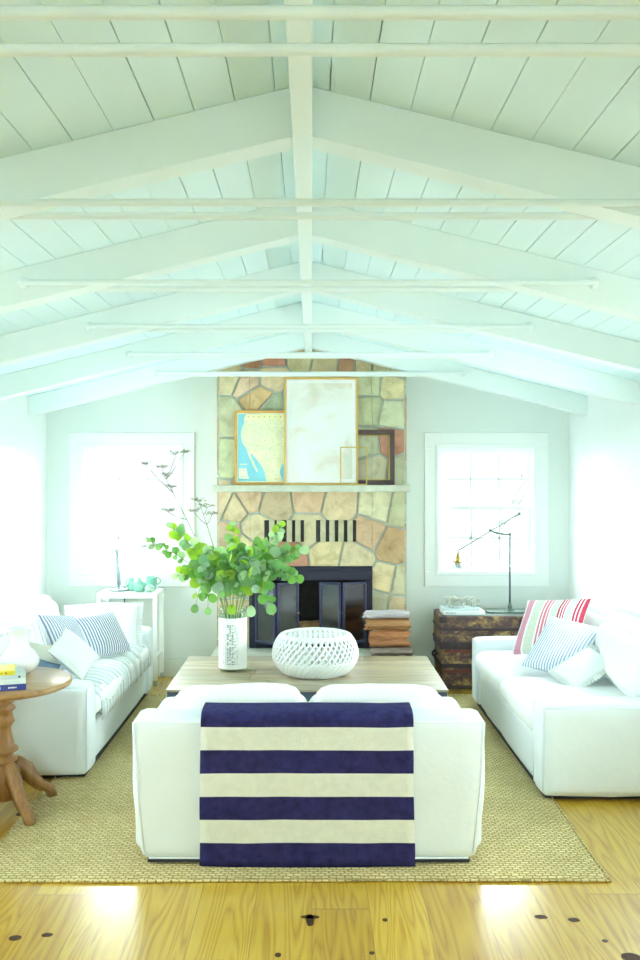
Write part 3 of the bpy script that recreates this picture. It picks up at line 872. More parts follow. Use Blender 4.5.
sofa((2.235, 5.89, .002), -PI/2, 2.12, 1.00, 'white slipcovered sofa along the right wall with red striped pillow', .80, .52, .80, .2, .45, seed=90, z_skirt=.032, cws=(.13, .24))

# navy and cream striped throw over the near sofa's back
def throw():
    m = MB(); xa, xb = -.497, .452; nx = 26
    prof = [(4.262, .60), (4.256, .655), (4.235, .684), (4.19, .693), (4.12, .694), (4.065, .691), (4.035, .682), (4.022, .660)]
    zt, zb = .633, .016; sh = (zt-zb)/6
    rows = list(prof); rows_m = [0]*len(prof)
    for s in range(1, 7):
        for k in range(4):
            rows.append((4.016, zt-sh*(s-1+k/4))); rows_m.append(s % 2)
    rows.append((4.014, zb)); rows_m.append(0)
    nr = len(rows); outer = []; inner = []
    for j, (y, z) in enumerate(rows):
        for i in range(nx+1):
            t = i/nx; x = xa+(xb-xa)*t
            hang = max(0, (.72-z)/.7)
            x += (.004*noise.noise((z*4, 1.3, 0)) if i in (0, nx) else 0) + (t-.5)*.012*hang
            yy = y-.010*hang*abs(noise.noise((x*3.5, z*1.5, 2)))-.004*hang
            zz = z+(.004*noise.noise((x*5, z*3, 5)))-(.006*math.sin(t*PI) if j == nr-1 else 0)
            outer.append(Vector((x, yy, zz)))
    W = nx+1; th = .006
    # thickness: push the inner skin towards the sofa
    for j in range(nr):
        for i in range(W):
            p = outer[j*W+i]; up = outer[min(j+1, nr-1)*W+i]-outer[max(j-1, 0)*W+i]
            nrm = Vector((1, 0, 0)).cross(up).normalized()
            if nrm.y > .3 and j > 7: nrm = -nrm
            inner.append(p-Vector((0, nrm.y, nrm.z))*th*(1 if True else 0))
    fs = []; 
    o = len(m.v); m.v += outer+inner; n0 = len(outer)
    def q(a, b, c, d, mi): m.f.append([a, b, c, d]); m.mi.append(mi); m.sm.append(True)
    for j in range(nr-1):
        mi = rows_m[j] if j < len(rows_m) else 0
        for i in range(nx):
            a = j*W+i; q(a, a+1, a+W+1, a+W, mi); q(n0+a, n0+a+W, n0+a+W+1, n0+a+1, mi)
        q(j*W, (j+1)*W, n0+(j+1)*W, n0+j*W, mi); q(j*W+nx, n0+j*W+nx, n0+(j+1)*W+nx, (j+1)*W+nx, mi)
    for i in range(nx):
        q(i, n0+i, n0+i+1, i+1, 0); a = (nr-1)*W+i; q(a, a+1, n0+a+1, n0+a, 0)
    return m.build('throw_blanket', ['navy_wool', 'cream_wool'])
tag(throw(), 'navy and cream wide striped throw hanging over the near sofa back', 'blanket')

# faded striped cloth over the left sofa's seat
def seat_cloth():
    m = MB(); prof = [(-1.92, .487), (-1.80, .489), (-1.65, .489), (-1.50, .488), (-1.40, .481), (-1.33, .462), (-1.292, .425), (-1.276, .38), (-1.272, .33), (-1.275, .285)]
    ya, yb = 5.43, 7.06; n = 40; W = len(prof); vs = []; uv = []
    for th in (0, .008):
        for j in range(n+1):
            y = ya+(yb-ya)*j/n
            for i, (x, z) in enumerate(prof):
                sag = .012*noise.noise((x*5, y*6, 1)); hem = .03*noise.noise((y*2.2, 0, 7)) if i == W-1 else 0
                ruck = abs(noise.noise((y*5.5, x*1.5, 4)))*.022
                nx_ = 1 if i > 6 else (i/6.0)**2; nz_ = 1-nx_*.9
                d = ruck+.004-th
                bulge = .018*math.sin(PI*((y-5.43)/.815 % 1))
                vs.append((x+nx_*(d+.006), y+.01*sag, z+nz_*d+hem*.6+sag*.1)); uv.append((j/n, i/W))
    fs = []; N = (n+1)*W
    for j in range(n):
        for i in range(W-1):
            a = j*W+i; fs.append((a, a+1, a+W+1, a+W)); fs.append((N+a, N+a+W, N+a+W+1, N+a+1))
        a = j*W; fs.append((a, a+W, N+a+W, N+a)); a = j*W+W-1; fs.append((a, N+a, N+a+W, a+W))
    for i in range(W-1):
        fs.append((i, N+i, N+i+1, i+1)); a = n*W+i; fs.append((a, a+1, N+a+1, N+a))
    m.add(vs, fs, 0, True, None, uv)
    return m.build('seat_throw', 'faded_stripe_cloth')
tag(seat_cloth(), 'faded blue and grey striped cloth spread over the left sofa seat', 'blanket')

# ------------------------------------------------------------------ pillows
def pillow(name, label, TLp, TRp, BLp, thick, mat, group=None, ruffle=None, welt=None, seed=0, power=.42, flip=False, fold=.0):
    TL, TR, BL = at(*TLp), at(*TRp), at(*BLp)
    c = (TR+BL)/2; u = TR-TL; v = TL-BL; w, h = u.length, v.length
    u.normalize(); v = (v-u*v.dot(u)).normalized(); nrm = u.cross(v)     # nrm = away from viewer
    if nrm.y < 0: nrm = -nrm
    n = 18; m = MB(); vs = []; uv = []
    for side in (1, -1):
        for j in range(n+1):
            for i in range(n+1):
                a, b = -1+2*i/n, -1+2*j/n
                a2, b2 = math.sin(a*PI/2)*.5+a*.5, math.sin(b*PI/2)*.5+b*.5
                pin = .055
                xx = a2*(1-pin*(1-b2*b2)); yy = b2*(1-pin*(1-a2*a2))
                t = (max(0, 1-a2*a2)*max(0, 1-b2*b2))**power
                wr = noise.noise((a*1.7+seed, b*1.7, seed*1.3+side))*.16+noise.noise((a*4+seed, b*4, side))*.06
                th = thick*.5*t*(1+wr)
                d = Vector((0, 0, 0))
                p = c+u*(xx*w/2)+v*(yy*h/2)-nrm*(side*th)
                p += v*(-fold*max(0, 1-abs(a))*max(0, b)*h*.25)
                vs.append(p); uv.append(((a2+1)/2, (b2+1)/2))
    W = n+1; N = W*W; fs = []
    for j in range(n):
        for i in range(n):
            k = j*W+i; fs.append((k, k+1, k+W+1, k+W)); fs.append((N+k, N+k+W, N+k+W+1, N+k+1))
    m.add(vs, fs, 0, True, None, uv)
    bm_o = m.build(name, mat)
    me = bm_o.data; b = bmesh.new(); b.from_mesh(me); bmesh.ops.remove_doubles(b, verts=b.verts[:], dist=.0004); b.to_mesh(me); b.free()
    tag(bm_o, label, 'pillow', group)
    per = [vs[i] for i in range(W)]+[vs[j*W+n] for j in range(1, W)]+[vs[n*W+i] for i in range(n-1, -1, -1)]+[vs[j*W] for j in range(n-1, 0, -1)]
    if welt:
        mm = MB(); mm.tube(per, .004, 6, closed=True); mm.build('welt', welt, bm_o)
    if ruffle:
        mm = MB(); rv = []; cc = c; K = len(per); R = 4
        for q in range(R*K):
            f = q/R; i = int(f) % K; fr = f-int(f); p = per[i].lerp(per[(i+1) % K], fr)
            out = (p-cc).normalized(); rv.append(p-out*.004); rv.append(p+out*.035+nrm*(.010*math.sin(q*1.9)))
        K2 = R*K; fs2 = [(2*q, 2*((q+1) % K2), 2*((q+1) % K2)+1, 2*q+1) for q in range(K2)]
        mm.add(rv, fs2, 0, True); mm.build('ruffle', ruffle, bm_o)
    return bm_o
# right sofa
pillow('throw_pillow', 'square grain sack pillow with red and sage stripes on the right sofa', (535, 601, 6.62), (600, 599, 6.30), (503, 654, 6.42), .15, 'red_grain_sack', welt=None, seed=1)
pillow('throw_pillow', 'pale blue ticking striped pillow before the red striped one', (552, 616, 6.15), (608, 629, 5.88), (519, 665, 5.94), .14, 'ticking_pale_blue', seed=2)
pillow('throw_pillow', 'small white pillow in front on the right sofa seat', (554, 671, 5.66), (591, 647, 5.72), (575, 690, 5.46), .13, 'fold_white', seed=3, ruffle='fold_white')
# left sofa
pillow('throw_pillow', 'large plain white pillow leaning on the far arm of the left sofa', (64, 608, 6.99), (136, 605, 6.99), (70, 652, 6.88), .20, 'cushion_white', seed=4, ruffle='cushion_white')
pillow('throw_pillow', 'navy ticking striped pillow near the far arm of the left sofa', (70, 618, 6.30), (114, 610, 6.66), (86, 662, 6.17), .14, 'ticking_blue', seed=5)
pillow('throw_pillow', 'navy ticking striped pillow leaning by the middle of the left sofa', (36, 614, 5.75), (74, 615, 6.12), (55, 672, 5.62), .14, 'ticking_blue', seed=6)
pillow('throw_pillow', 'small white pillow with cream edge, foremost on the left sofa', (52, 647, 5.52), (70, 625, 5.74), (78, 684, 5.47), .14, 'fold_white', seed=7, welt='cream_linen')
pillow('throw_pillow', 'cream linen pillow just behind the white jug', (20, 641, 5.58), (57, 647, 5.68), (30, 686, 5.48), .11, 'cream_linen', seed=8)
pillow('throw_pillow', 'slate blue pillow low beside the white jug', (22, 655, 5.47), (52, 664, 5.53), (28, 692, 5.42), .07, 'slate_blue_linen', seed=9)

# ------------------------------------------------------------------ coffee table
ct = empty('coffee_table', (0, 0, 0), 'low wide coffee table of weathered planks on dark steel legs', 'table')
m = MB(); TX0, TX1, TY0, TY1, TZ = -.915, .853, 5.62, 6.69, .42
rnd = random.Random(8); y = TY0; wds = [.15, .13, .17, .14, .16, .15, .17]; k = 0
tot = sum(wds)
for wd in wds:
    wd *= (TY1-TY0)/tot; cut = rnd.uniform(-.5, .5)
    for a, b in ((TX0, cut), (cut, TX1)):
        g = rnd.uniform(.75, 1.12); m.bbox(a+.0008, b-.0008, y+.001, y+wd-.001, TZ-.014, TZ, .002, col=(g*rnd.uniform(.96, 1.06), g, g*rnd.uniform(.92, 1.08)))
    y += wd
m.build('tabletop', 'weathered_planks', ct)
m = MB(); m.bbox(TX0+.01, TX1-.01, TY0+.01, TY0+.05, TZ-.075, TZ-.0145, .003); m.bbox(TX0+.01, TX1-.01, TY1-.05, TY1-.01, TZ-.075, TZ-.0145, .003)
m.bbox(TX0+.01, TX0+.05, TY0+.05, TY1-.05, TZ-.075, TZ-.0145, .003); m.bbox(TX1-.05, TX1-.01, TY0+.05, TY1-.05, TZ-.075, TZ-.0145, .003); m.build('apron', 'steel_blue', ct)
for x in (TX0+.008, TX1-.078):
    for y in (TY0+.008, TY1-.078):
        m = MB(); m.bbox(x, x+.07, y, y+.07, RUG, TZ-.015, .004); m.build('leg', 'steel_blue', ct)
        
# vase
vx, vy = -.547, 6.22; vz = TZ+.001
vase = empty('glass_vase', (vx, vy, vz), 'tall glass cylinder vase wrapped in printed paper on the coffee table', 'vase')
R_ = .096; Hh = .432
m = MB(); m.lathe([(R_-.004, 0), (R_, .006), (R_, Hh-.004), (R_-.002, Hh), (R_-.005, Hh-.004), (R_-.005, .02), (0, .018)], 40); m.build('glass', 'vase_glass', vase)
m = MB(); m.lathe([(R_+.0015, .018), (R_+.0015, .365)], 40)
m.f = [f for f in m.f if len(f) == 4]; m.mi = m.mi[:len(m.f)]; m.sm = m.sm[:len(m.f)]
slv = m.build('printed_sleeve', 'paper_white', vase)
# rows of small print running up the sleeve (too small to read in the photo)
m = MB(); rnd = random.Random(2)
def mark(a0, a1, z0_, z1_, mi):
    rr = R_+.0022; k = 3; vs = []
    for i in range(k+1):
        a = a0+(a1-a0)*i/k; vs += [(rr*math.cos(a), rr*math.sin(a), z0_), (rr*math.cos(a), rr*math.sin(a), z1_)]
    m.add(vs, [(2*i, 2*i+2, 2*i+3, 2*i+1) for i in range(k)], mi)
for colx, wd_ in ((-.80, .06), (-.62, .07), (-.44, .07), (-.27, .09), (-.10, .10), (.07, .10), (.24, .08), (.40, .07), (.52, .03)):
    a = -PI/2+colx; zz = .05
    if colx == .52: zz = .2
    while zz < .315:
        hgt = rnd.uniform(.003, .010)
        if rnd.random() < .72: mark(a-wd_*rnd.uniform(.4, 1), a+wd_*rnd.uniform(.4, 1), zz, zz+hgt, 0 if colx in (-.27, .07, -.10) else 1)
        zz += hgt+rnd.uniform(.002, .006)
m.build('print', ['ink_grey', 'cover_grey'], slv)

# eucalyptus
mouth = Vector((vx, vy, vz+Hh))
def euc(tip, bend, label, n, rl, seed, yellow=0, start=.30):
    rnd = random.Random(seed)
    tip = at(*tip)
    ang = rnd.uniform(0, 6.28); base = Vector((vx+math.cos(ang)*.03, vy+math.sin(ang)*.03, vz+.045+rnd.uniform(0, .03)))
    dirx = (tip-mouth); side = Vector((dirx.x, dirx.y, 0)); L = side.length
    rim = mouth+ (side.normalized()*min(.068, L) if L > 1e-4 else Vector((0, 0, 0))); rim.z = mouth.z+.002
    ctrl = rim+(rim-base)*bend
    pts = [base.lerp(rim, t/4) for t in range(4)]
    for k in range(13):
        t = k/12; pts.append(rim*(1-t)**2+ctrl*2*t*(1-t)+tip*t*t)
    root = empty('eucalyptus_branch', tuple(mouth), label, 'branch', 'eucalyptus branches in the vase')
    s = MB(); s.tube([p-mouth for p in pts], [.0032*(1-.6*i/len(pts)) for i in range(len(pts))], 6); s.build('stem', 'stem_green', root)
    lf = MB(); out = pts[4:]
    for k in range(n):
        t = start+(1-start)*(k+rnd.uniform(-.3, .3))/(n-1); t = max(start*.8, min(1, t))
        f = t*(len(out)-1); i = min(int(f), len(out)-2); p = out[i].lerp(out[i+1], f-i)
        d = (out[i+1]-out[i]).normalized()
        for sg in (-1, 1):
            if k == n-1 and sg > 0: continue
            r = rl*rnd.uniform(.62, 1.12)*(1-.30*t)
            side = d.cross(Vector((rnd.uniform(-.5, .5), -1, rnd.uniform(-.3, .5)))).normalized()*sg
            ld = (side*rnd.uniform(.5, 1)+d*rnd.uniform(.1, .7)+Vector((rnd.uniform(-.3, .3), rnd.uniform(-.6, .6), rnd.uniform(-.35, .25)))).normalized()
            if k == n-1: ld = d
            nr = Vector((rnd.uniform(-.7, .7), -1, rnd.uniform(-.3, .9))); nr = (nr-ld*nr.dot(ld)).normalized(); wv = ld.cross(nr)
            c0 = p+ld*(r+.006); vs = [p-mouth, c0-nr*r*.12-mouth]; M_ = 14
            for q in range(M_):
                a = 2*PI*q/M_; ra = r*(1+.10*math.cos(a)); e = c0+ld*(-math.cos(a)*ra)+wv*(math.sin(a)*r*.94)+nr*(.06*r*math.cos(2*a))
                vs.append(e-mouth)
            fs = [(1, 2+q, 2+(q+1) % M_) for q in range(M_)]+[(0, 2, 3), (0, 15, 2)]
            h = rnd.random()
            if h < .10+yellow: col = (.30, .50, .06)
            elif h < .50: col = (.14, .33, .09)
            elif h < .82: col = (.20, .40, .20)
            else: col = (.36, .53, .42)
            kx = rnd.uniform(.85, 1.15); col = tuple(x*kx for x in col)
            lf.add(vs, fs, 0, True, None, None, col)
    lf.build('leaves', 'eucalyptus_leaf', root, fix=False)
B = [((172, 528, 6.25), .9, 'long eucalyptus branch ending in big lime leaves at upper left', 8, .050, 1, .35, .45),
     ((150, 541, 6.10), .7, 'thin eucalyptus spray reaching furthest left towards the desk lamp', 5, .033, 2, -.1, .72),
     ((178, 575, 6.05), .9, 'eucalyptus branch drooping left below the long branch', 9, .046, 3, .1, .30),
     ((196, 604, 5.98), 1.4, 'eucalyptus branch hanging lowest on the left of the vase', 7, .046, 4, .1, .35),
     ((206, 553, 6.35), .6, 'upright eucalyptus branch left of the vase mouth', 10, .046, 5, .1, .25),
     ((233, 526, 6.25), .4, 'tallest upright eucalyptus branch above the vase centre', 9, .046, 6, .3, .30),
     ((256, 546, 6.15), .5, 'eucalyptus branch leaning slightly right above the vase', 10, .044, 7, .1, .25),
     ((281, 526, 6.30), .7, 'eucalyptus branch with lime tip before the brick vent', 10, .042, 8, .2, .30),
     ((299, 551, 6.20), .9, 'eucalyptus branch reaching furthest right before the fireplace', 11, .044, 9, 0, .25),
     ((296, 577, 6.05), 1.0, 'eucalyptus branch arching low to the right over the firebox', 11, .046, 10, 0, .25),
     ((270, 603, 5.95), 1.5, 'eucalyptus branch hanging lowest on the right of the vase', 9, .046, 11, 0, .30),
     ((222, 592, 5.95), 1.6, 'short eucalyptus branch in front of the vase rim', 9, .050, 12, .1, .25),
     ((250, 575, 5.92), 1.0, 'bushy eucalyptus branch leaning towards the camera', 10, .052, 13, .05, .25),
     ((208, 607, 5.98), 2.0, 'eucalyptus sprig drooping over the left of the vase rim', 8, .046, 15, .05, .2),
     ((251, 606, 5.95), 2.0, 'eucalyptus sprig drooping over the right of the vase rim', 8, .046, 16, .05, .2),
     ((232, 604, 5.93), 2.2, 'eucalyptus sprig drooping straight down the vase front', 7, .046, 17, .05, .2),
     ((236, 560, 6.55), .5, 'eucalyptus branch at the back of the bunch', 10, .048, 14, .1, .25)]
for b in B: euc(b[0], b[1], b[2], int(b[3]*1.55), b[4]*1.08, *b[5:])
# dried umbel stalks
def umbel(tip, tips, label, seed):
    rnd = random.Random(seed); tip = at(*tip)
    root = empty('dried_flower_stalk', tuple(mouth), label, 'dried flower', 'dried flower stalks in the vase')
    rim = mouth+Vector(((tip.x-mouth.x)*.14, .02, .002)); base = Vector((vx+.03, vy, vz+.06))
    pts = [base, base.lerp(rim, .5), rim]+[rim.lerp(tip, k/8)+Vector((0, 0, .05*math.sin(PI*k/8))) for k in range(1, 9)]
    s = MB(); s.tube([p-mouth for p in pts], [.0046-.0003*i for i in range(len(pts))], 6)
    for (px, py, Y, i0, sp) in tips:
        heads = MB()
        e = at(px, py, Y); st = pts[i0]; mid = st.lerp(e, .5)+Vector((0, 0, -.01))
        s.tube([st-mouth, mid-mouth, e-mouth], [.0026, .0022, .0018], 5)
        for k in range(15):
            d = Vector((rnd.uniform(-1, 1), rnd.uniform(-1, 1), rnd.uniform(.1, .55)))*sp
            heads.tube([e-mouth, e+d*.6+Vector((0, 0, .006))-mouth, e+d-mouth], .0010, 4)
            for q in range(6):
                f = e+d+Vector((rnd.uniform(-1, 1), rnd.uniform(-1, 1), rnd.uniform(-.3, .6)))*.012-mouth; z_ = rnd.uniform(.0026, .0042)
                heads.add([f+Vector((z_, 0, 0)), f+Vector((-z_, 0, 0)), f+Vector((0, z_, 0)), f+Vector((0, -z_, 0)), f+Vector((0, 0, z_)), f+Vector((0, 0, -z_))],
                          [(0, 2, 4), (2, 1, 4), (1, 3, 4), (3, 0, 4), (2, 0, 5), (1, 2, 5), (3, 1, 5), (0, 3, 5)])
        heads.build('flower_head', 'umbel', root)
    s.build('stem', 'twig', root)
umbel((166, 480, 6.5), [(146, 465, 6.45, 9, .035), (176, 455, 6.55, 10, .055), (184, 453, 6.6, 10, .035), (166, 477, 6.5, 10, .05), (172, 488, 6.5, 9, .04), (162, 468, 6.45, 10, .03), (168, 512, 6.4, 7, .045)], 'tall dried umbel stalk leaning far left against the window', 1)
umbel((200, 505, 6.5), [(199, 502, 6.5, 10, .05), (207, 508, 6.5, 9, .05), (194, 512, 6.45, 8, .04), (212, 515, 6.55, 8, .04), (190, 540, 6.4, 6, .03)], 'shorter dried umbel stalk standing left of the chimney', 2)

# woven basket lantern on the coffee table
bk = empty('woven_pouf', (.022, 6.11, TZ+.001), 'round white openwork woven drum on the coffee table', 'pouf')
def bprof(t):   # t 0..1 from base to top rim
    z = .262*t
    r = .195+(.284-.195)*math.sin(min(1, t/.5)*PI/2)**.8 if t < .5 else .284-.052*((t-.5)/.5)**2.2
    return r, z
m = MB(); NS = 42
for fam in (-1, 1):
    for k in range(NS):
        pts = []
        for i in range(21):
            t = i/20; r, z = bprof(t); a = 2*PI*k/NS+fam*t*.75; rr = r+fam*.0025; pts.append((rr*math.cos(a), rr*math.sin(a), max(z, .006)))
        m.tube(pts, .0080, 5)
m.build('lattice', 'basket_white', bk)
m = MB()
for t in [0, .035, .07, .105, .14, .175, .21, .245, .28, .315, .35, .385, .97, 1.0]:
    r, z = bprof(t); z = max(z, .008); pts = [(r*math.cos(2*PI*k/48), r*math.sin(2*PI*k/48), z) for k in range(48)]
    m.tube(pts, .0072, 6, closed=True)
m.build('bands', 'basket_white', bk)
m = MB(); Rt = .222
m.tube([(Rt*math.cos(2*PI*k/48), Rt*math.sin(2*PI*k/48), .260) for k in range(48)], .012, 8, closed=True)
for k in range(-6, 7):
    x = k*.034; c = math.sqrt(max(0, Rt*Rt-x*x)); 
    m.bbox(x-.0095, x+.0095, -c, c, .255, .261, .002)
for k in range(-2, 3):
    y_ = k*.078; c = math.sqrt(Rt*Rt-y_*y_); m.bbox(-c, c, y_-.009, y_+.009, .259, .265, .002)
m.build('woven_top', 'basket_white', bk)

# ------------------------------------------------------------------ round pedestal table
rtx, rty, rtz = -1.62, 4.70, .69
rt = empty('pedestal_table', (rtx, rty, 0), 'round pine pedestal table at the left edge of the picture', 'table')
m = MB(); m.lathe([(.0, rtz-.034), (.338, rtz-.034), (.352, rtz-.028), (.357, rtz-.016), (.354, rtz-.004), (.345, rtz), (0, rtz)], 56); m.build('tabletop', 'table_pine', rt)
m = MB()
m.lathe([(.11, rtz-.035), (.11, rtz-.055), (.07, rtz-.07), (.052, rtz-.09), (.058, rtz-.105), (.066, rtz-.115), (.05, rtz-.125), (.068, rtz-.14), (.07, rtz-.15), (.052, rtz-.165), (.058, rtz-.19), (.066, rtz-.215), (.052, rtz-.235), (.046, rtz-.25),
         (.05, rtz-.28), (.064, rtz-.34), (.082, rtz-.355), (.085, rtz-.365), (.060, rtz-.38), (.058, rtz-.395), (.078, rtz-.405), (.08, rtz-.415), (.058, rtz-.43), (.075, rtz-.45), (.088, rtz-.47), (.088, rtz-.60), (.06, rtz-.62), (0, rtz-.625)], 32)
m.build('column', 'turned_pine', rt)
for k in range(4):
    a = math.radians(-44+90*k); fx, fy = rtx+.3*math.cos(a), rty+.3*math.sin(a); on_rug = fx > -1.49-.02
    zb_ = RUG if on_rug else .0
    path = [(.05, .20, .075), (.09, .215, .062), (.135, .19, .045), (.175, .135, .036), (.215, .092, .030), (.25, .075, .026), (.278, .05, .023), (.292, .02, .020)]
    m = MB(); 
    up = []; lo = []
    for i, (d, z, t) in enumerate(path):
        nxt = path[min(i+1, len(path)-1)]; prv = path[max(i-1, 0)]; tx, tz = nxt[0]-prv[0], nxt[1]-prv[1]; L_ = math.hypot(tx, tz); nx_, nz_ = -tz/L_, tx/L_
        up.append((d+nx_*t, max(zb_, z+nz_*t))); lo.append((d-nx_*t, max(zb_, z-nz_*t)))
    up[-1] = (.312, zb_+.012); lo[-1] = (.268, zb_)
    poly = up+[(.308, zb_)]+lo[::-1]
    bm = bmesh.new(); w2 = .026
    f1 = [bm.verts.new((p[0], -w2, p[1])) for p in poly]; f2 = [bm.verts.new((p[0], w2, p[1])) for p in poly]; nn_ = len(poly)
    bm.faces.new(f1); bm.faces.new(f2[::-1])
    for i in range(nn_): bm.faces.new((f1[i], f1[(i+1) % nn_], f2[(i+1) % nn_], f2[i]))
    bmesh.ops.recalc_face_normals(bm, faces=bm.faces[:])
    ed = [e for e in bm.edges if abs(e.verts[0].co.y-e.verts[1].co.y) < 1e-5]
    bmesh.ops.bevel(bm, geom=ed, offset=.009, segments=3, affect='EDGES'); bm.verts.index_update()
    m.add([v.co.copy() for v in bm.verts], [[v.index for v in f.verts] for f in bm.faces], 0, True, Matrix.Rotation(a, 4, 'Z')); bm.free()
    o = m.build('leg', 'turned_pine', rt)

# jug
jx, jy = -1.585, 4.86
jug = empty('white_jug', (jx, jy, rtz+.001), 'white porcelain jug with flared neck on the round table', 'jug')
m = MB(); m.lathe([(.058, 0), (.066, .004), (.098, .03), (.110, .058), (.106, .088), (.084, .118), (.062, .140), (.054, .165), (.055, .20), (.062, .228), (.070, .240), (.066, .241), (.052, .222), (.048, .17), (.05, .13), (.0, .06)], 40); m.build('body', 'porcelain', jug)
m = MB(); m.tube([(-.052, 0, .21), (-.085, 0, .215), (-.118, 0, .19), (-.128, 0, .15), (-.118, 0, .11), (-.098, 0, .09)], [.009, .010, .010, .010, .010, .009], 10); m.build('handle', 'porcelain', jug)

# books
def text_mesh(s, size, M, mat, name, parent):
    cu = bpy.data.curves.new(name, 'FONT'); cu.body = s; cu.size = size; cu.extrude = .0003; cu.align_x = 'LEFT'; cu.align_y = 'CENTER'
    tmp = bpy.data.objects.new(name, cu); COL.objects.link(tmp)
    dg = bpy.context.evaluated_depsgraph_get(); me = bpy.data.meshes.new_from_object(tmp.evaluated_get(dg))
    bpy.data.objects.remove(tmp); bpy.data.curves.remove(cu)
    me.transform(M); me.materials.clear(); me.materials.append(MATS[mat]); me.name = name
    o = bpy.data.objects.new(name, me); COL.objects.link(o); o.parent = parent; return o
def book(loc, w, d, t, cover, label, group, rz=0, spine_text=None, size=.02, tmat='cover_white', toff=.01, blocks=()):
    """spine faces -y (towards the room); x from 0 to w"""
    r = empty('book', loc, label, 'book', group, rz)
    m = MB(); c = .003; m.bbox(0, w, 0, d, 0, c, .001); m.bbox(0, w, 0, d, t-c, t, .001); m.bbox(0, w, 0, c, c, t-c, .001); m.build('cover', cover, r)
    m = MB(); m.box(.004, w-.004, c, d-.004, c, t-c); m.build('pages', 'paper_white', r)
    if spine_text: text_mesh(spine_text, size, Matrix.Translation((toff, -.0004, t/2)) @ Matrix.Rotation(PI/2, 4, 'X'), tmat, 'spine_title', r)
    if blocks:
        for bl in blocks:
            m = MB()
            for x0_, x1_, z0_, z1_ in bl: m.box(x0_, x1_, -.0006, .0002, z0_*t, z1_*t)
            m.build('spine_print', tmat, r)
    return r
bz = rtz+.0005; gb = 'books stacked on the round table'
def tiny(x0, x1, za, zb, n, seed):
    rr = random.Random(seed); w_ = (x1-x0)/n; return [(x0+i*w_, x0+i*w_+w_*.7, za+rr.uniform(-.04, .04), zb+rr.uniform(-.04, .04)) for i in range(n)]
book((-1.700, 4.395, bz), .29, .20, .030, 'cover_blue', 'blue spined book at the bottom of the round table stack', gb, .31, None, 0, 'cover_white', blocks=(tiny(.206, .246, .38, .62, 7, 1), tiny(.110, .172, .3, .72, 6, 2)))
book((-1.697, 4.398, bz+.0305), .285, .195, .026, 'cover_mint', 'pale mint book lying on the blue spined book', gb, .31, blocks=(tiny(.18, .26, .35, .6, 9, 3),), tmat='cover_grey')
book((-1.71, 4.396, bz+.057), .29, .19, .018, 'cover_grey', 'thin grey book lying under the yellow spined book', gb, .31, blocks=([(.262, .272, .2, .8)],), tmat='ink')
book((-1.71, 4.398, bz+.0755), .245, .165, .022, 'cover_yellow', 'yellow spined book on top of the round table stack', gb, .31, blocks=([(.20, .207, .3, .7)], tiny(.10, .19, .38, .55, 8, 4)), tmat='ink')

# ------------------------------------------------------------------ trunk, lamp, books on the right
TKX0, TKX1, TKY0, TKY1, TKZ = 1.06, 1.98, 7.42, 7.86, .605
tk = empty('steamer_trunk', (TKX0, TKY0, 0), 'worn antique trunk with peeling brown and ochre hide under the right window', 'trunk')
w, d = TKX1-TKX0, TKY1-TKY0; zl = .365
m = MB(); m.bbox(.008, w-.008, .008, d-.008, .012, zl-.004, .012); m.build('body', 'trunk_hide', tk)
m = MB(); m.bbox(.0, w, .0, d, zl, TKZ-.004, .016, 3); lid = m.build('lid', 'trunk_hide', tk)
m = MB(); m.bbox(.05, w-.02, .02, d-.02, TKZ-.006, TKZ, .003); m.build('top_panel', 'trunk_top', lid)
m = MB()
for z in (.0, .175, zl-.038): m.bbox(-.002, w+.002, -.002, d+.002, z, z+.034 if z else .03, .005)
m.build('band', 'trunk_band', tk)
m = MB(); m.bbox(-.006, w+.006, -.006, d+.006, zl-.003, zl+.026, .006); m.bbox(-.004, w+.004, -.004, d+.004, TKZ-.125, TKZ-.10, .005); m.build('rim', 'trunk_band', lid)
for z in (.135, .30): 
    m = MB(); m.bbox(.03, w-.03, .002, .01, z, z+.022, .003); m.build('painted_stripe', 'trunk_red', tk)
for x in (.0, w-.05):
    for z in (.0, TKZ-.06):
        m = MB(); m.bbox(x-.005, x+.055, -.005, .05, z, z+.056, .006); m.build('corner_cap', 'trunk_band', tk)
m = MB(); m.bbox(w/2-.035, w/2+.035, -.016, .0, zl-.06, zl+.05, .005); m.build('latch', 'brass', tk)
m = MB(); m.tube([(-.004, d*.33, .27), (-.03, d*.38, .25), (-.035, d*.5, .24), (-.03, d*.62, .25), (-.004, d*.67, .27)], .009, 8); m.build('handle', 'trunk_band', tk)
# books and coral on the trunk
gb = 'books on the trunk'
book((1.09, 7.465, TKZ+.001), .345, .25, .030, 'cover_white', 'white book titled Modern at the bottom of the trunk pile', gb, 0, 'Modern', .026, 'slate_blue_linen', .02)
book((1.095, 7.49, TKZ+.0315), .30, .22, .016, 'cover_grey', 'thin pale grey book under the coral on the trunk', gb, 0)
cr = MB(); rnd = random.Random(6)
def coral(p, d, L, r, dep):
    q = p+d*L; cr.tube([p, p.lerp(q, .5)+Vector((rnd.uniform(-.006, .006), rnd.uniform(-.006, .006), 0)), q], [r, r*.9, r*.75], 6)
    if dep < 3:
        for k in range(2 if dep else 3):
            nd = (d+Vector((rnd.uniform(-1, 1), rnd.uniform(-.7, .7), rnd.uniform(-.35, .55)))).normalized(); 
            e = q+nd*L*.8; 
            if 1.10 < e.x < 1.42 and 7.5 < e.y < 7.7 and TKZ+.055 < e.z < TKZ+.135: coral(q, nd, L*.8, r*.85, dep+1)
for k in range(17):
    coral(Vector((1.125+.268*k/16, 7.59+rnd.uniform(-.05, .05), TKZ+.0565)), Vector((rnd.uniform(-.7, .7), rnd.uniform(-.6, .6), .7)).normalized(), .036, .0085, 0)
tag(cr.build('coral', 'coral_white'), 'knobbly white branching coral resting on the trunk books', 'coral')
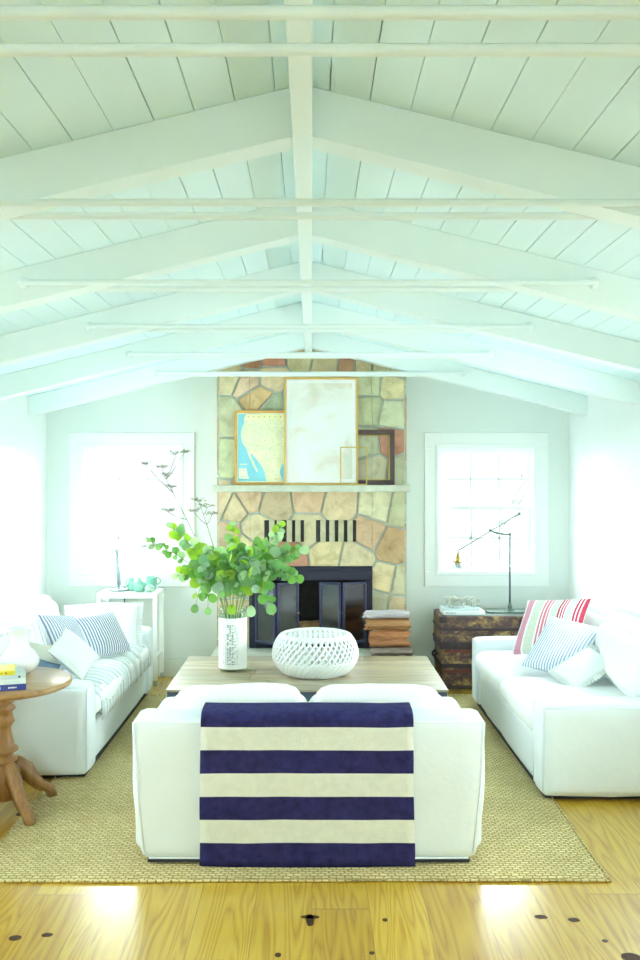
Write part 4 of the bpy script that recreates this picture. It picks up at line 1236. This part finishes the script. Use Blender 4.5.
# drafting lamp
lx, ly = 1.675, 7.62
la = empty('desk_lamp', (lx, ly, TKZ), 'industrial swing arm lamp with brass socket standing on the trunk', 'lamp')
def lpx(px, py): 
    p = at(px, py, ly); return Vector((p.x-lx, 0, p.z-TKZ))
m = MB(); m.bbox(-.20, .11, -.075, .075, .001, .014, .004); m.lathe([(.05, .014), (.045, .02), (.022, .03), (.018, .06), (.012, .075), (.0, .076)], 20); m.build('base', 'green_iron', la)
top_ = lpx(510, 534); m = MB(); m.tube([(0, 0, .07), (0, 0, top_.z)], .0085, 10); m.lathe([(.0, top_.z-.012), (.013, top_.z-.008), (.014, top_.z+.006), (0, top_.z+.012)], 14); m.build('post', 'lamp_steel', la)
j1 = lpx(490, 530.5); m = MB(); m.tube([(0, 0, top_.z), (-.03, -.012, top_.z-.004), (-.10, -.012, top_.z+.006), (j1.x+.015, -.012, j1.z-.006)], .0085, 10); m.lathe([(0, -.016), (.014, -.014), (.016, 0), (.014, .014), (0, .016)], 12, Matrix.Translation(j1) @ Matrix.Rotation(PI/2, 4, 'X')); m.build('bracket', 'green_iron', la)
a_, b_ = lpx(518.5, 513.5), lpx(458, 550); o_ = Vector((0, -.028, 0))
m = MB(); m.tube([a_+o_, b_+o_], .0058, 8); m.tube([j1+Vector((0, -.03, 0)), j1+Vector((0, .0, 0))], .012, 10); m.lathe([(0, -.012), (.010, -.008), (.010, .008), (0, .012)], 10, Matrix.Translation(a_+o_)); m.build('arm', 'green_iron', la)
m = MB(); m.tube([a_+o_, a_+o_+Vector((-.012, .01, -.06)), a_+o_+Vector((-.04, .02, -.13)), Vector((0, 0, top_.z))], .0016, 5); m.build('cord', 'green_iron', la)
s0 = b_+o_; m = MB(); m.tube([s0, s0+Vector((-.004, 0, -.03))], .006, 8); m.lathe([(0, 0), (.012, .002), (.014, .03), (.022, .034), (.022, .05), (.016, .06), (.03, .066), (.05, .074), (.048, .078), (0, .07)], 20, Matrix.Translation(s0+Vector((-.004, 0, -.022))) @ Matrix.Scale(-1, 4, (0, 0, 1))); m.build('socket', 'brass', la)
m = MB(); prof = [(.022, -.072), (.035, -.082), (.050, -.105), (.058, -.130), (.060, -.142), (.057, -.142), (.047, -.106), (.032, -.085), (.02, -.075)]
m.lathe(prof[:5]+prof[5:], 24, Matrix.Translation(s0+Vector((-.004, 0, -.022)))); m.build('glass_shade', 'frosted_glass', la)
m = MB(); m.lathe([(0, -.128), (.018, -.122), (.025, -.106), (.018, -.086), (.010, -.074), (0, -.072)], 16, Matrix.Translation(s0+Vector((-.004, 0, -.022)))); m.build('bulb', 'porcelain', la)

# ------------------------------------------------------------------ console on the left
SX0, SX1, SY0, SY1, SZ = -1.796, -1.292, 7.50, 7.86, .782
cs = empty('side_table', (SX0, SY0, 0), 'slim white square legged side table under the left window', 'table')
w, d = SX1-SX0, SY1-SY0
m = MB(); m.bbox(0, w, 0, d, SZ-.045, SZ, .004); m.build('tabletop', 'lacquer_white', cs)
for x in (0, w-.036):
    for y in (0, d-.036):
        m = MB(); m.bbox(x, x+.036, y, y+.036, .05, SZ-.045, .003); lg = m.build('leg', 'lacquer_white', cs)
        m = MB(); m.lathe([(0, 0), (.013, .002), (.016, .02), (.010, .034), (.009, .05), (0, .0505)], 14, Matrix.Translation((x+.018, y+.018, 0))); m.build('caster', 'aluminium', lg)
m = MB(); m.bbox(w-.03, w-.006, .036, d-.036, .225, .25, .003); m.bbox(.006, .03, .036, d-.036, .225, .25, .003); m.build('stretcher', 'lacquer_white', cs)
# articulated silver lamp
px0 = at(119, 0, 7.66).x
dl = empty('desk_lamp', (px0, 7.66, SZ+.001), 'silver jointed desk lamp on the white side table', 'lamp')
m = MB(); m.lathe([(.082, 0), (.082, .010), (.076, .016), (.02, .018), (.012, .035), (0, .035)], 32); m.build('base', 'aluminium', dl)
def dpx(px, py): 
    p = at(px, py, 7.66); return Vector((p.x-px0, 0, p.z-SZ-.001))
m = MB(); tp = dpx(117, 551); 
m.tube([(0, 0, .03), (.0, 0, .06)], .012, 10)
m.tube([(.006, -.010, .05), tp+Vector((.010, -.010, -.02))], .006, 8); m.tube([(-.008, .010, .05), tp+Vector((-.006, .010, -.02))], .006, 8); m.tube([(0, 0, .05), tp], [.017, .014], 10); m.build('lower_arm', 'aluminium', dl)
hd = dpx(144, 546)
m = MB(); m.tube([tp+Vector((-.012, 0, .0)), hd], .005, 8); m.tube([tp+Vector((0, -.012, .016)), hd+Vector((0, -.01, .012))], .0025, 6)
m.lathe([(0, -.018), (.016, -.016), (.016, .016), (0, .018)], 14, Matrix.Translation(tp) @ Matrix.Rotation(PI/2, 4, 'X')); m.build('upper_arm', 'aluminium', dl)
m = MB(); pts = [tp+Vector((-.01, 0, .01))+Vector((-.04-.042*math.cos(t), 0, -.02+.045*math.sin(t))) for t in [PI*(-.1)+k*PI*1.35/14 for k in range(15)]]
pts = [tp+Vector((-.045+.042*math.cos(t), 0, -.035+.042*math.sin(t))) for t in [math.radians(40)+k*math.radians(230)/14 for k in range(15)]]
m.tube(pts, .0022, 6); m.build('cable_loop', 'aluminium', dl)
m = MB(); e1 = dpx(165, 541); hm = hd.lerp(e1, .5)
m.lathe([(0, -.012), (.015, -.01), (.015, .02), (0, .024)], 14, Matrix.Translation(hd+Vector((0, 0, .0))) @ Matrix.Rotation(PI/2, 4, 'Y'))
dv = (e1-hd).normalized(); n_ = dv.cross(Vector((0, 1, 0))).normalized()
Mh = Matrix(((dv.x, 0, n_.x, hd.x+.03), (dv.y, 1, n_.y, 0), (dv.z, 0, n_.z, hd.z), (0, 0, 0, 1)))
m.lathe([(0, .018), (.03, .017), (.058, .008), (.068, -.012), (.064, -.014), (.05, .0), (0, .008)], 24, Mh @ Matrix.Translation((.07, 0, -.002))); m.build('lamp_head', 'aluminium', dl)
m = MB(); m.tube([(.0, .21, .01), (.0, .225, -.005), (.0, .222, -.12), (.02, .22, -.30), (.0, .222, -.60), (.0, .222, -.775)], .004, 6); m.build('cord', 'dark_cord', dl)
# celadon pots
def pot(name, label, cat, px, Y, prof, mat, parts=None, z=SZ+.001):
    x = at(px, 0, Y).x; r = empty(name, (x, Y, z), label, cat, 'celadon pots on the side table')
    m = MB(); m.lathe(prof, 28); m.build('body', mat, r); return r
g = pot('green_jug', 'tall narrow celadon green jug at left of the pots by the lamp', 'jug', 131.5, 7.67, [(.020, 0), (.030, .01), (.034, .035), (.028, .065), (.022, .085), (.026, .105), (.022, .105), (.016, .08), (0, .03)], 'celadon')
m = MB(); m.tube([(-.02, .0, .095), (-.042, 0, .09), (-.046, 0, .06), (-.03, 0, .03)], .005, 8); m.build('handle', 'celadon', g)
g = pot('teapot', 'round celadon green teapot in the middle of the side table pots', 'teapot', 139.5, 7.60, [(.03, 0), (.045, .008), (.060, .04), (.055, .07), (.035, .09), (.03, .096), (0, .09)], 'celadon')
m = MB(); m.lathe([(.032, .09), (.03, .098), (.012, .104), (.009, .110), (.012, .116), (0, .120)], 20); m.build('lid', 'celadon', g)
m = MB(); m.tube([(.045, 0, .04), (.07, 0, .055), (.084, 0, .085)], [.016, .011, .008], 10); m.build('spout', 'celadon', g)
m = MB(); m.tube([(-.045, 0, .07), (-.07, 0, .075), (-.08, 0, .05), (-.055, 0, .025)], .006, 8); m.build('handle', 'celadon', g)
g = pot('mug', 'celadon green mug with ring handle, rearmost of the pots', 'mug', 151.5, 7.74, [(.03, 0), (.042, .01), (.048, .05), (.046, .095), (.050, .112), (.046, .112), (.04, .06), (0, .03)], 'celadon')
m = MB(); m.tube([(.042+.034*math.cos(t), 0, .075+.030*math.sin(t)) for t in [-PI*.6+k*PI*1.2/12 for k in range(13)]], .007, 8); m.build('handle', 'celadon_pale', g)
g = pot('sugar_bowl', 'small pale green lidded bowl, right front of the pots', 'bowl', 149.5, 7.57, [(.022, 0), (.034, .008), (.043, .028), (.038, .046), (.026, .054), (0, .056)], 'celadon_pale')
m = MB(); m.lathe([(.028, .053), (.022, .060), (.007, .064), (.009, .072), (0, .076)], 16); m.build('lid', 'celadon', g)

# ------------------------------------------------------------------ light
wd = bpy.data.worlds.new('sky'); SC.world = wd; wd.use_nodes = True
nt = wd.node_tree; bg = nt.nodes['Background']
bg.inputs[0].default_value = (.87, .99, 1.0, 1)
# overcast sky, brightest overhead and to the sides, dimmed beyond the back windows so the muntins show
tc = nt.nodes.new('ShaderNodeTexCoord'); dp = nt.nodes.new('ShaderNodeVectorMath'); dp.operation = 'DOT_PRODUCT'
nt.links.new(tc.outputs['Generated'], dp.inputs[0]); dp.inputs[1].default_value = (0, 1, 0)
mr = nt.nodes.new('ShaderNodeMapRange'); mr.interpolation_type = 'SMOOTHSTEP'
mr.inputs['From Min'].default_value = .915; mr.inputs['From Max'].default_value = .955
mr.inputs['To Min'].default_value = 15.0; mr.inputs['To Max'].default_value = .70
nt.links.new(dp.outputs['Value'], mr.inputs['Value']); nt.links.new(mr.outputs[0], bg.inputs[1])
def portal(loc, rot, sx, sy):
    l = bpy.data.lights.new('window_portal', 'AREA'); l.shape = 'RECTANGLE'; l.size = sx; l.size_y = sy
    l.cycles.is_portal = True
    o = bpy.data.objects.new('window_portal', l); COL.objects.link(o); o.location = loc; o.rotation_euler = rot
for h in BW: portal(((h[0]+h[1])/2, YB+.16, (h[2]+h[3])/2), (-PI/2, 0, 0), h[1]-h[0], h[3]-h[2])
for h in LWn: portal((XL-.16, (h[0]+h[1])/2, (h[2]+h[3])/2), (PI/2, 0, -PI/2), h[1]-h[0], h[3]-h[2])
for h in RWn: portal((XR+.16, (h[0]+h[1])/2, (h[2]+h[3])/2), (PI/2, 0, PI/2), h[1]-h[0], h[3]-h[2])
portal((0, YF-.16, 1.4), (PI/2, 0, 0), 1.9, 1.3)

SC.view_settings.view_transform = 'Standard'; SC.view_settings.look = 'None'
SC.view_settings.gamma = 1; SC.view_settings.use_curve_mapping = False
SC.view_settings.exposure = .78
SC.cycles.max_bounces = 12; SC.cycles.diffuse_bounces = 8; SC.cycles.transparent_max_bounces = 16
SC.cycles.caustics_reflective = False; SC.cycles.sample_clamp_indirect = 8
